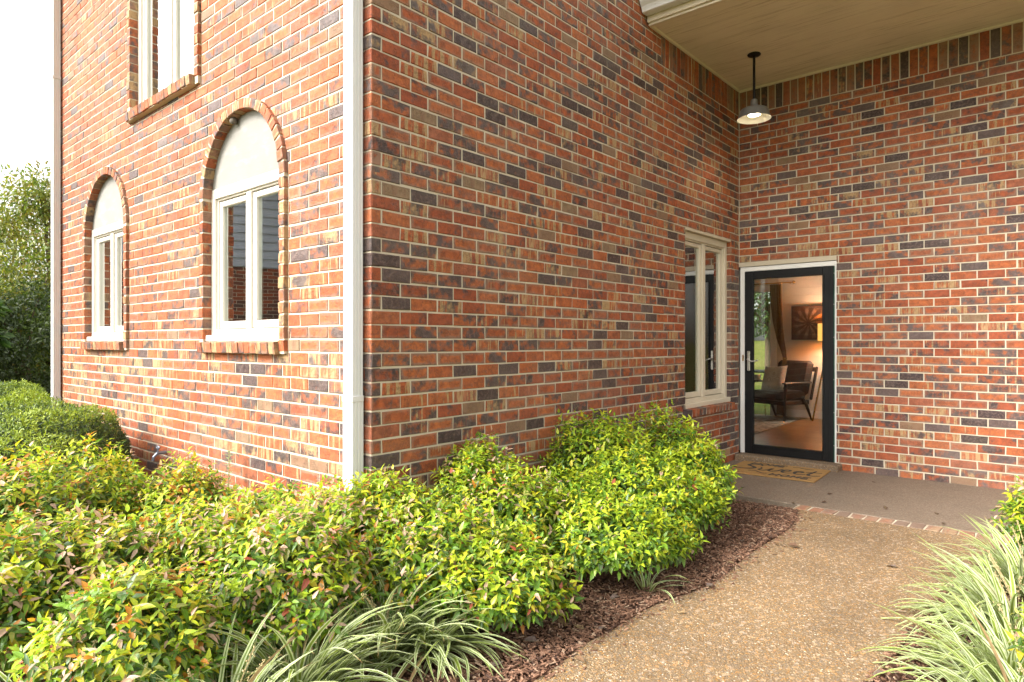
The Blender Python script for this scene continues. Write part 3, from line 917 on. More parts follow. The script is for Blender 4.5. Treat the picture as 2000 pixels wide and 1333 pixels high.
window(W3C - W3W, W3C + W3W, W3S + 0.01, 5.9, 0.046, 0, MT['cream'], label='upper storey window reflecting the sky', sillboard=False)
window(YB0, YB1, BS + 0.03, BHd, 0.052, math.pi / 2, MT['beige'], label='tall cream framed window beside the door, coloured in its shaded tone')  # cream paint of the front windows, shade put into the colour


# ------------------------------------------------------------------ door, step
dfr = MB()
yd = LB + 0.03
dfr.box(DX0 - 0.012, DX0 + 0.045, yd - 0.012, yd + 0.16, 0.03, DZ, 0.003); dfr.box(DX1 - 0.022, DX1 + 0.002, yd - 0.012, yd + 0.16, 0.03, DZ, 0.003)
dfr.box(DX0 + 0.045, DX1 - 0.022, yd - 0.0105, yd + 0.16, DZ - 0.052, DZ - 0.001, 0.003)
dfo = dfr.obj('door_frame', MT['white'], house)
sx0, sx1, sz0, sz1 = DX0 + 0.047, DX1 - 0.024, 0.072, DZ - 0.056
gx0, gx1, gz0, gz1 = sx0 + 0.098, sx1 - 0.112, sz0 + 0.105, sz1 - 0.092
d = MB(); y0, y1 = yd - 0.03, yd + 0.012
d.box(sx0, gx0, y0, y1, sz0, sz1, 0.004); d.box(gx1, sx1, y0, y1, sz0, sz1, 0.004)
d.box(gx0, gx1, y0 + 0.0015, y1, sz0, gz0, 0.004); d.box(gx0, gx1, y0 + 0.0015, y1, gz1, sz1, 0.004)
# glazing bead standing proud round the glass
bw = 0.02
d.box(gx0 - bw, gx0, y0 - 0.008, y0 + 0.004, gz0 - bw, gz1 + bw, 0.003); d.box(gx1, gx1 + bw, y0 - 0.008, y0 + 0.004, gz0 - bw, gz1 + bw, 0.003)
d.box(gx0, gx1, y0 - 0.007, y0 + 0.004, gz0 - bw, gz0, 0.003); d.box(gx0, gx1, y0 - 0.007, y0 + 0.004, gz1, gz1 + bw, 0.003)
d.box(sx1 - 0.045, sx1 - 0.041, y0 - 0.006, y0 + 0.004, sz0, sz1)
door = d.obj('storm_door', MT['black'], house); door['label'] = 'black framed full glass storm door'
MB().box(gx0 - 0.004, gx1 + 0.004, y0 + 0.018, y0 + 0.023, gz0 - 0.004, gz1 + 0.004).obj('pane', MT['door_glass'], door)
h = MB(); hx = sx0 + 0.048; hz = 1.13
h.box(hx - 0.017, hx + 0.017, y0 - 0.014, y0 - 0.001, hz - 0.115, hz + 0.115, 0.006); h.obj('handle_plate', MT['nickel'], door)
MB().tube(curve([(hx, y0 - 0.012, hz + 0.02), (hx, y0 - 0.05, hz + 0.02), (hx + 0.02, y0 - 0.06, hz + 0.012), (hx + 0.06, y0 - 0.062, hz - 0.002), (hx + 0.10, y0 - 0.058, hz + 0.004), (hx + 0.125, y0 - 0.056, hz + 0.012)], 4), 0.0085, 8).obj('handle', MT['nickel'], door, smooth=True)
MB().box(DX0 + 0.012, DX0 + 0.03, yd - 0.016, yd - 0.01, 1.13, 1.20, 0.002).obj('strike_plate', MT['brass'], dfo)
MB().box(sx1 + 0.001, sx1 + 0.007, yd - 0.028, yd - 0.014, sz0, sz1).obj('door_seal', MT['gasket'], dfo)
for hzz in (0.35, 0.78, 1.25, 1.92):
    MB().box(sx1 - 0.012, sx1 + 0.004, y0 - 0.012, y0 - 0.001, hzz, hzz + 0.085, 0.003).obj('hinge', MT['black'], door)
for sz in (0.25, 0.6, 0.95, 1.4, 1.75, 2.08):
    MB().lathe([(0.0, 0.003), (0.0035, 0.002), (0.0045, 0.0)], 8, (0, 0, 0)).obj('screw', MT['nickel'], dfo, (sx1 + 0.004, yd - 0.031, sz)).rotation_euler = (math.pi / 2, 0, 0)
stp = MB().box(0.012, 1.105, 5.06, LB + 0.05, -0.05, 0.068, 0.012).obj('door_step', MT['step'], house); stp['label'] = 'low exposed aggregate step under the door'

# ------------------------------------------------------------------ porch soffit, fascia, gutter, roofs
XR = 5.6
yy = [SOFY + 0.03, 3.84, 4.56, LB - 0.012]
for a, b in zip(yy[:-1], yy[1:]):
    MB().box(0.012, XR, a + 0.003, b - 0.003, CEIL, CEIL + 0.02, 0.002).obj('soffit_panel', MT['soffit'], house)
MB().box(0.012, XR, SOFY - 0.012, SOFY + 0.03, CEIL - 0.022, CEIL + 0.03, 0.004).obj('soffit_trim', MT['beige'], house)
MB().extrude_x([(LB - 0.03, CEIL - 0.001), (LB - 0.022, CEIL - 0.018), (LB - 0.004, CEIL - 0.022), (LB - 0.004, CEIL - 0.001)], 0.012, XR).obj('soffit_trim', MT['beige'], house)
o = MB().extrude_x([(-0.03, CEIL - 0.001), (-0.022, CEIL - 0.014), (-0.003, CEIL - 0.016), (-0.003, CEIL - 0.001)], SOFY + 0.031, LB - 0.031).obj('soffit_trim', MT['beige'], house, rz=math.pi / 2)
MB().box(0.012, XR, SOFY - 0.036, SOFY - 0.013, CEIL + 0.0, CEIL + 0.26, 0.003).obj('fascia', MT['beige'], house)
gp = [(3.062, 4.315), (2.985, 4.312), (2.972, 4.318), (2.968, 4.335), (2.955, 4.362), (2.932, 4.385), (2.922, 4.40), (2.918, 4.425), (2.918, 4.436), (2.930, 4.440), (2.936, 4.436), (2.934, 4.40), (2.95, 4.38), (2.975, 4.33), (3.056, 4.325), (3.056, 4.44), (3.062, 4.44)]
gut = MB().extrude_x(gp, 0.014, XR).obj('gutter', MT['alu'], house); gut['label'] = 'white gutter along the porch roof edge'
MB().extrude_x([(2.90, 4.475), (2.90, 4.50), (LB, 5.66), (LB, 5.60)], 0.012, XR).obj('roof', MT['shingle'], house)
MB().box(0.2, XR, LB + 0.2, 9.6, 4.3, 4.5).obj('roof', MT['shingle'], house)
MB().box(-6.2, 0.4, -0.35, 9.7, ZT + 0.002, ZT + 0.25).obj('roof', MT['shingle'], house)


# ------------------------------------------------------------------ downspouts
def downspout(x0, zj, zj2=None, label=''):
    """ribbed white rectangular pipe standing off the front wall"""
    w, dd = 0.093, 0.074; ya, yb = -0.088, -0.014
    prof = []
    def face(p, q, n_ribs, nx, ny):
        ln = math.hypot(q[0] - p[0], q[1] - p[1])
        for i in range(n_ribs):
            for t, dep in ((i + .22, 0), (i + .34, .0035), (i + .5, .0035), (i + .62, 0)):
                t = t / n_ribs; prof.append((p[0] + (q[0] - p[0]) * t - nx * dep, p[1] + (q[1] - p[1]) * t - ny * dep))
    prof.append((x0 + .004, ya)); face((x0 + .004, ya), (x0 + w - .004, ya), 4, 0, -1); prof.append((x0 + w - .004, ya)); prof.append((x0 + w, ya + .004))
    face((x0 + w, ya + .004), (x0 + w, yb), 3, 1, 0); prof.append((x0 + w, yb)); prof.append((x0, yb)); prof.append((x0, ya + .004))
    ds = MB().prism(prof, -0.02, zj - 0.02).obj('downspout', MT['alu'], house); ds['label'] = label
    cx, cy = x0 + w / 2, (ya + yb) / 2
    s2 = [(cx + (x - cx) * 0.955, cy + (y - cy) * 0.95) for x, y in prof]
    MB().prism(s2, zj - 0.06, ZT).obj('upper_pipe', MT['alu'], ds)
    MB().box(x0 - .003, x0 + w + .003, ya - .003, yb + .002, zj - 0.035, zj, 0.003).obj('coupling', MT['alu'], ds)
    if zj2: MB().box(x0 - .003, x0 + w + .003, ya - .003, yb + .002, zj2 - 0.03, zj2, 0.003).obj('coupling', MT['alu'], ds)
    MB().lathe([(0.0, 0.003), (0.004, 0.002), (0.005, 0.0)], 8).obj('screw', MT['nickel'], ds, (x0 + 0.03, ya - .003, zj - .018)).rotation_euler = (math.pi / 2, 0, 0)
    return ds
downspout(-0.146, 1.055, None, 'white ribbed downspout at the near corner')
downspout(-5.735, 0.74, 4.32, 'white ribbed downspout at the far end of the front wall')

# spigot on the front wall
sp = MB(); sp.tube([(-2.79, 0.0, 0.43), (-2.79, -0.07, 0.43)], 0.014, 8); sp.tube([(-2.79, -0.07, 0.43), (-2.79, -0.10, 0.40), (-2.79, -0.105, 0.37)], 0.012, 8); sp.tube([(-2.79, -0.065, 0.43), (-2.79, -0.065, 0.475)], 0.008, 8)
spo = sp.obj('spigot', MT['spigot'], house)
hw = MB(); hw.tube([(-2.79 + 0.03 * math.cos(t), -0.065, 0.478 + 0.03 * math.sin(t) * .3) for t in np.linspace(0, 2 * math.pi, 13)], 0.006, 6); hw.obj('tap_wheel', MT['spigot'], spo)

# wasp nest under the near arch
nest = MB(); nest.lathe([(0.004, 0.0), (0.018, -0.010), (0.027, -0.030), (0.024, -0.05), (0.0, -0.055)], 12, (-1.64, 0.015, 2.985)); no = nest.obj('wasp_nest', MT['nest'], smooth=True)
top(no, 'small grey paper wasp nest tucked under the near brick arch', 'wasp nest')

# ------------------------------------------------------------------ shell of the rooms
def shell(name, mat, *b): return MB().box(*b).obj(name, mat, house)
shell('interior_wall', MT['plaster'], XA0 + .0, -0.22, LB + 0.02, LB + 0.12, 0, ZT)
shell('interior_wall', MT['plaster'], XA0, XA0 + 0.15, 0.21, LB + .02, 0, ZT)
shell('floor', MT['floorwood'], XA0, -0.205, 0.205, LB + .02, -0.1, 0.05)
shell('interior_ceiling', MT['plaster'], XA0, -0.205, 0.205, LB + .02, 2.95, 3.15)
# living room behind the porch door
FZ = 0.07
shell('floor', MT['floorwood'], -3.0, 3.2, LB + 0.205, 9.3, -0.1, FZ)
shell('interior_ceiling', MT['plaster'], -3.2, 3.2, LB + 0.205, 9.5, 2.72, 2.9)
shell('interior_wall', MT['plaster'], -3.2, -3.0, LB + 0.13, 9.5, -0.1, 2.72)
shell('interior_wall', MT['plaster'], 3.2, 3.4, LB + 0.205, 9.5, -0.1, 2.72)
shell('interior_wall', MT['plaster'], -3.0, 0.003, LB + 0.125, LB + 0.2, FZ, 2.72)
BY = 9.3; PX0, PX1, PZ = -2.55, -1.06, 2.22
bw_ = MB(); bw_.box(-3.0, PX0, BY, BY + 0.16, FZ, 2.72); bw_.box(PX1, 3.2, BY, BY + 0.16, FZ, 2.72); bw_.box(PX0, PX1, BY, BY + 0.16, PZ, 2.72)
bwo = bw_.obj('interior_wall', MT['plaster'], house); bwo['label'] = 'boarded back wall of the living room'
z = FZ + 0.13
while z < 2.6:
    MB().box(PX1 + 0.12, 3.19, BY - 0.014, BY - 0.002, z, z + 0.1255, 0.002).obj('wall_board', MT['plaster'], bwo); z += 0.129
MB().box(PX1 + 0.12, 3.19, BY - 0.02, BY - 0.001, FZ, FZ + 0.125, 0.004).obj('baseboard', MT['white'], bwo)
pd = MB(); pd.box(PX0 - 0.1, PX0, BY - 0.02, BY + 0.1, FZ, PZ + 0.1, .004); pd.box(PX1, PX1 + 0.11, BY - 0.025, BY + 0.1, FZ, PZ + 0.1, .004); pd.box(PX0, PX1, BY - 0.022, BY + 0.1, PZ, PZ + 0.1, .004); pd.box(PX1 + 0.05, PX1 + 0.056, BY - 0.03, BY, FZ, PZ, 0)
pdo = pd.obj('patio_door', MT['white'], house); pdo['label'] = 'white patio door seen through the storm door'
MB().box(PX0, PX1, BY + 0.06, BY + 0.066, FZ, PZ).obj('pane', MT['door_glass'], pdo)

# living room things
rug = MB().box(-1.4, 0.9, -1.25, 1.25, 0, 0.012, 0.004).obj('rug', MT['rug'], None, (-1.32, 7.75, FZ + .001), math.radians(2)); top(rug, 'pale grey woven rug on the living room floor', 'rug')
ch = empty('armchair', (-0.74, 8.82, FZ), math.radians(-20.5)); top(ch, 'dark wooden armchair with brown cushions behind the glass door', 'armchair')
for sx in (-1, 1):
    MB().tube([(sx * .36, -.34, 0.0), (sx * .345, -.29, .60)], [.016, .026], 8).obj('leg', MT['darkwood'], ch)
    MB().tube([(sx * .35, .33, 0.0), (sx * .345, .20, .26), (sx * .34, .10, .38)], [.016, .026, .028], 8).obj('leg', MT['darkwood'], ch)
    MB().box(sx * .345 - .04, sx * .345 + .04, -.34, .30, .60, .63, .01).obj('armrest', MT['darkwood'], ch)
MB().box(-.33, .33, -.30, .30, .26, .33, .01).obj('seat_frame', MT['darkwood'], ch)
MB().box(-.31, .31, -.34, .26, .335, .48, .04).obj('seat_cushion', MT['upholstery'], ch)
bc = MB().box(-.33, .33, -.07, .07, 0, .58, .05).obj('back_cushion', MT['upholstery'], ch, (0, .24, .40)); bc.rotation_euler = (math.radians(-16), 0, 0)
bf = MB(); bf.box(-.345, -.305, .02, .06, 0, .56, .01); bf.box(.305, .345, .02, .06, 0, .56, .01); bf.box(-.305, .305, .022, .058, .48, .55, .01)
b2 = bf.obj('back_frame', MT['darkwood'], ch, (0, .30, .34)); b2.rotation_euler = (math.radians(-16), 0, 0)


def pillow(s, th):
    N = 12; V = []; 
    for side in (1, -1):
        for i in range(N + 1):
            for j in range(N + 1):
                u, v = i / N * 2 - 1, j / N * 2 - 1
                k = 1 - 0.07 * (1 - u * u) * 0 
                t = max(0, (1 - u ** 4) * (1 - v ** 4)) ** .5
                pin = 1 - .06 * (1 - abs(v)) if abs(u) > .99 else 1
                V.append((u * s * (1 - .07 * (1 - v * v) * abs(u) ** 3), side * th * t, v * s * (1 - .07 * (1 - u * u) * abs(v) ** 3)))
    m = (N + 1) ** 2; F = []
    for i in range(N):
        for j in range(N):
            a = i * (N + 1) + j; q = (a, a + 1, a + N + 2, a + N + 1); F.append(q[::-1]); F.append(tuple(x + m for x in q))
    return MB().add(V, F)
pl = pillow(.215, .07).obj('cushion', MT['cushion'], None, (-0.80, 8.72, FZ + .49 + .19), math.radians(-22), smooth=True); pl.rotation_euler = (math.radians(-22), math.radians(-4), math.radians(-18)); top(pl, 'grey patterned square cushion leaning on the armchair', 'cushion')
pic = MB().box(-.50, .50, 0, .03, -.285, .285, .004).obj('painting', MT['picture'], None, (-0.195, BY - 0.05, 1.665)); top(pic, 'dark flower print hanging on the boarded living room wall', 'painting')
# curtain gathered to a tie-back
N = 40; rows = [(2.33, -.93, .10), (2.0, -.92, .095), (1.7, -.895, .085), (1.4, -.85, .065), (1.2, -.80, .045), (1.06, -.775, .03), (0.9, -.80, .045), (0.5, -.83, .07), (.1, -.84, .08)]
V = []; 
for (zz, xc, hw_) in rows:
    for i in range(N):
        u = i / (N - 1); V.append((xc + (u * 2 - 1) * hw_, BY - .13 + .028 * math.sin(u * math.pi * 10) * (hw_ / .1 * .6 + .4), zz))
F = [(r * N + i, r * N + i + 1, (r + 1) * N + i + 1, (r + 1) * N + i) for r in range(len(rows) - 1) for i in range(N - 1)]
cur = MB().add(V, F).obj('curtain', MT['curtain'], None, smooth=True); top(cur, 'olive brown curtain tied back beside the patio door', 'curtain')
tb = MB(); tb.lathe([(.034, -.012), (.04, 0), (.034, .012)], 14, (-.775, BY - .13, 1.06)); tb.obj('tie_back', MT['curtain'], cur)
rod = MB(); rod.tube([(-2.7, BY - .13, 2.35), (-.64, BY - .13, 2.35)], .011, 8); ro = rod.obj('curtain_rod', MT['brass']); top(ro, 'thin brass curtain rod above the patio door', 'curtain rod')
MB().lathe([(0, -.03), (.022, -.015), (.026, 0), (.022, .015), (0, .03)], 12, (-.63, BY - .13, 2.35)).obj('finial', MT['brass'], ro, smooth=True)
MB().tube([(-.72, BY - .13, 2.35), (-.72, BY - .02, 2.34)], .008, 6).obj('bracket', MT['brass'], ro)
# floor lamp
fl = empty('floor_lamp', (-0.02, 8.95, FZ)); top(fl, 'brass tripod floor lamp with a glowing amber shade', 'floor lamp')
for a in (math.radians(200), math.radians(320), math.radians(80)):
    MB().tube([(.24 * math.cos(a), .24 * math.sin(a), 0), (.02 * math.cos(a), .02 * math.sin(a), 1.2)], .013, 8).obj('leg', MT['brass'], fl)
MB().lathe([(.16, 1.29), (.163, 1.29), (.163, 1.57), (.16, 1.57)], 28).obj('lamp_shade', MT['shade'], fl, smooth=True)
MB().tube([(0, 0, 1.18), (0, 0, 1.36)], .012, 8).obj('stem', MT['brass'], fl)
ld = bpy.data.lights.new('floor_lamp_light', 'POINT'); ld.energy = 13; ld.color = (1, .90, .76); ld.shadow_soft_size = .08
lo = bpy.data.objects.new('floor_lamp_light', ld); lo.location = (0, 0, 1.43); link(lo, fl)
# side table and pot
stb = empty('side_table', (-1.16, 8.93, FZ)); top(stb, 'small round side table with thin gold legs by the patio door', 'side table')
MB().lathe([(0, .60), (.16, .60), (.165, .607), (.165, .618), (0, .62)], 24).obj('table_top', MT['pot'], stb)
for k in range(3):
    a = 2.1 * k + .5; MB().tube([(.14 * math.cos(a), .14 * math.sin(a), 0), (.11 * math.cos(a), .11 * math.sin(a), .6)], .007, 6).obj('leg', MT['brass'], stb)
pt = MB().lathe([(0, 0), (.05, 0), (.062, .09), (.058, .095), (.05, .085), (0, .08)], 20).obj('plant_pot', MT['pot'], None, (-1.15, 8.92, FZ + .621), smooth=True); top(pt, 'small pale clay pot standing on the side table', 'plant pot')
ptb = empty('patio_table', (-1.75, 10.7, -.05)); top(ptb, 'black metal patio table outside beyond the living room', 'patio table')
MB().box(-.6, .6, -.4, .4, .80, .83, .01).obj('table_top', MT['black'], ptb)
for sx in (-.55, .55):
    for sy in (-.35, .35): MB().tube([(sx, sy, 0), (sx, sy, .8)], .02, 6).obj('leg', MT['black'], ptb)

# ------------------------------------------------------------------ pendant lamp
PLX, PLY = 0.506, 4.352
pe = empty('pendant_lamp', (PLX, PLY, CEIL)); top(pe, 'grey barn-style pendant lamp hanging lit from the porch ceiling', 'pendant lamp')
MB().lathe([(0, 0), (.062, -.001), (.066, -.008), (.06, -.016), (.014, -.02), (0, -.02)], 28).obj('ceiling_plate', MT['black'], pe, smooth=True)
MB().tube([(0, 0, -.015), (0, 0, -.47)], .0125, 12).obj('stem', MT['black'], pe)
MB().lathe([(.014, -.455), (.03, -.462), (.034, -.475), (.034, -.52), (.05, -.535)], 24).obj('socket', MT['lampmetal'], pe, smooth=True)
MB().lathe([(.03, -.525), (.055, -.535), (.10, -.548), (.128, -.562), (.138, -.578), (.142, -.60), (.160, -.648), (.164, -.652), (.163, -.656)], 40).obj('lamp_shade', MT['lampmetal'], pe, smooth=True)
MB().lathe([(.163, -.656), (.158, -.650), (.139, -.602), (.134, -.580), (.124, -.567), (.097, -.553), (.05, -.542), (.0, -.541)], 40).obj('shade_lining', MT['lampwhite'], pe, smooth=True)
MB().lathe([(.048, -.56), (.066, -.575), (.068, -.612), (.06, -.618)], 24).obj('bulb_collar', MT['lampwhite'], pe, smooth=True)
MB().lathe([(.058, -.600), (.05, -.614), (.03, -.622), (0, -.625)], 20).obj('bulb', MT['bulb'], pe, smooth=True)
pl_ = bpy.data.lights.new('pendant_light', 'SPOT'); pl_.energy = 4; pl_.color = (1, .86, .62); pl_.spot_size = math.radians(125); pl_.spot_blend = .6; pl_.shadow_soft_size = .05
po = bpy.data.objects.new('pendant_light', pl_); po.location = (0, 0, -.64); link(po, pe)

# ------------------------------------------------------------------ brick edging of the porch
ed = MB().box(1.22, 2.95, PORCH_Y0 - .002, PORCH_Y0 + .163, -.2, -.005).obj('brick_edging', MT['mortar']); ed['kind'] = 'structure'; ed['label'] = 'row of worn bricks between the walkway and the porch slab'
nb = 17; C = [(1.28 + i * .1005, PORCH_Y0 + .08, 0.0 + rng.normal(0, .0015)) for i in range(nb)]
sd = rnd_seed(nb); sd[:, 1] = .6 + .4 * sd[:, 1]
for i in range(nb):
    if i in (3, 7, 8): sd[i, 0] = .05
    elif i in (5, 6): sd[i, 0] = .97
    else: sd[i, 0] = .5 + .35 * sd[i, 0]
    me = brick_combined('brick', np.zeros((1, 3)), np.array([.09]), np.array([.15]), np.array([.06]), sd[i:i + 1], rng.random((1, 3)) * 40, jit=.0025)
    b = bpy.data.objects.new('brick', me); me.materials[0] = MT['edging']; b.location = C[i]; b.rotation_euler = (-math.pi / 2, 0, rng.normal(0, .012)); link(b, ed)

# ------------------------------------------------------------------ doormat with lettering
P4 = [(0.126, 5.05), (1.052, 5.045), (1.096, 4.371), (0.242, 4.309)]
mat_rot = math.radians(3.0)
mw_, md_ = 0.90, 0.70
mo = MB().box(0, mw_, 0, md_, 0, .014, .004).obj('doormat', MT['coir'], None, (0.175, 4.33, .001), mat_rot); top(mo, 'tan coir doormat printed HOME Sweet HOME before the black door', 'doormat')
zt0, zt1 = .0142, .0165
def letters(word, x, y, hgt, wd, gap, slant=.18, th=.021):
    m = MB()
    for chh in word:
        S = lambda u, v: (x + u * wd + slant * v * hgt, y + v * hgt)
        if chh == 'H': st = [[(0, 0), (0, 1)], [(1, 0), (1, 1)], [(0, .5), (1, .5)]]
        elif chh == 'M': st = [[(0, 0), (0, 1)], [(0, 1), (.5, .35)], [(.5, .35), (1, 1)], [(1, 1), (1, 0)]]
        elif chh == 'E': st = [[(0, 0), (0, 1)], [(0, .02), (.9, .02)], [(0, .5), (.75, .5)], [(0, .98), (.9, .98)]]
        else: st = None
        if st is None:
            ribbon(m, [S(.5 + .5 * math.cos(t), .5 + .5 * math.sin(t)) for t in np.linspace(0, 2 * math.pi, 18, endpoint=False)], th, zt0, zt1, True)
        else:
            for i, s in enumerate(st): ribbon(m, [S(*p) for p in s], th, zt0, zt1 + .0002 * i)
        x += wd + gap
    return m
letters('HOME', .13, .545, .095, .062, .032).obj('lettering', MT['ink'], mo)
letters('HOME', .46, .055, .095, .066, .034).obj('lettering', MT['ink'], mo)
sw = MB()
def stroke(pts, w0, w1):
    c = curve(pts, 6); n = len(c); ribbon(sw, c, [w0 + (w1 - w0) * math.sin(math.pi * i / (n - 1)) for i in range(n)], zt0, zt1)
stroke([(.27, .50), (.22, .545), (.15, .53), (.13, .47), (.19, .41), (.23, .35), (.19, .28), (.09, .255), (.03, .29), (.05, .34)], .012, .036)      # S
stroke([(.27, .42), (.30, .36), (.29, .28), (.34, .26), (.385, .33), (.40, .41), (.385, .30), (.42, .26), (.47, .32), (.49, .42), (.505, .39)], .010, .030)   # w
stroke([(.505, .31), (.56, .345), (.58, .40), (.545, .425), (.515, .37), (.525, .28), (.575, .255), (.625, .30)], .010, .030)   # e
stroke([(.625, .31), (.68, .345), (.70, .40), (.665, .425), (.635, .37), (.645, .28), (.695, .255), (.745, .30)], .010, .030)   # e
stroke([(.80, .53), (.785, .42), (.77, .32), (.785, .265), (.83, .255), (.885, .30)], .012, .032); stroke([(.72, .425), (.79, .435), (.87, .45)], .010, .016)   # t
stroke([(.55, .60), (.60, .625), (.65, .60), (.70, .585), (.76, .60)], .006, .012); stroke([(.22, .165), (.28, .19), (.33, .15), (.38, .11), (.42, .13)], .006, .012)
sw.obj('lettering', MT['ink'], mo)

# ------------------------------------------------------------------ foliage
def norm(a): return a / np.maximum(np.linalg.norm(a, axis=-1, keepdims=True), 1e-9)
LT = np.array([(0, 0), (.30, 0), (.66, 0), (1, 0), (.28, .5), (.62, .36), (.28, -.5), (.62, -.36)])
LFACE = np.array([(0, 1, 4), (1, 2, 5), (1, 5, 4), (2, 3, 5), (0, 6, 1), (1, 6, 7), (1, 7, 2), (2, 7, 3)])


def leaf_verts(P, D, Nn, L, Wd, curl, fold):
    S = np.cross(Nn, D); t = LT[:, 0]; s = LT[:, 1]
    q = -curl[:, None] * t[None] ** 2 * L[:, None] + fold[:, None] * np.abs(s)[None] * Wd[:, None]
    return P[:, None, :] + D[:, None, :] * (t[None, :, None] * L[:, None, None]) + S[:, None, :] * (s[None, :, None] * Wd[:, None, None]) + Nn[:, None, :] * q[..., None]


def leaves_mesh(name, mat, P, D, Nn, L, Wd, tint, red, curl=None, fold=None):
    n = len(P); curl = np.full(n, .18) if curl is None else curl; fold = np.full(n, .35) if fold is None else fold
    V = leaf_verts(P, D, Nn, L, Wd, curl, fold).reshape(-1, 3)
    F = (LFACE[None] + (np.arange(n) * 8)[:, None, None]).reshape(-1, 3)
    T = np.concatenate([np.repeat(tint[:, None, :], 8, 1), np.ones((n, 8, 1))], 2).reshape(-1, 4)
    U = np.zeros((n, 8, 3)); U[..., 0] = LT[:, 0]; U[..., 1] = LT[:, 1] * 2; U[..., 2] = red[:, None]
    return np_mesh(name, V, [F], mat, {'tint': T, 'luv': U.reshape(-1, 3)}, smooth=True)


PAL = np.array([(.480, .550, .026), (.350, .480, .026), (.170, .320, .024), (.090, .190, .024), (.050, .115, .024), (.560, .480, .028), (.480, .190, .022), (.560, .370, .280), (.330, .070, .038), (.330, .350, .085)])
# lime, yellow green, green, mid green, dark green, yellow, orange, pink paled by painted sky sheen, red, olive
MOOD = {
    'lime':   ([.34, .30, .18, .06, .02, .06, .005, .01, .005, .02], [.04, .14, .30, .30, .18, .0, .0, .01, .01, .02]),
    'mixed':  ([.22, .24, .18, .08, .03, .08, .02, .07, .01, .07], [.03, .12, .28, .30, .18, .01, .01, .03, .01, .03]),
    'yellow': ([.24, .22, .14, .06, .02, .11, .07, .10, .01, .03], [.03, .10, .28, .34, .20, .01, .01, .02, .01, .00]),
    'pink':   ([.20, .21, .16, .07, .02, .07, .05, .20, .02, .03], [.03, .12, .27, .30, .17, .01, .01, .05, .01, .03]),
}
# shared single leaves: one mesh per palette colour and shape
one = np.zeros((1, 3)); LEAFVAR = []
for pi_ in range(len(PAL)):
    row = []
    for sh in range(3):
        row.append(leaves_mesh('leaf', MT['nandina'], one, np.array([[1., 0, 0]]), np.array([[0, 0, 1.]]), np.array([1.]), np.array([(.40, .46, .38)[sh]]), PAL[pi_:pi_ + 1], np.array([(.0, .25, .7)[sh]]), np.array([(.12, .22, .32)[sh]]), np.array([.35])))
    LEAFVAR.append(row)


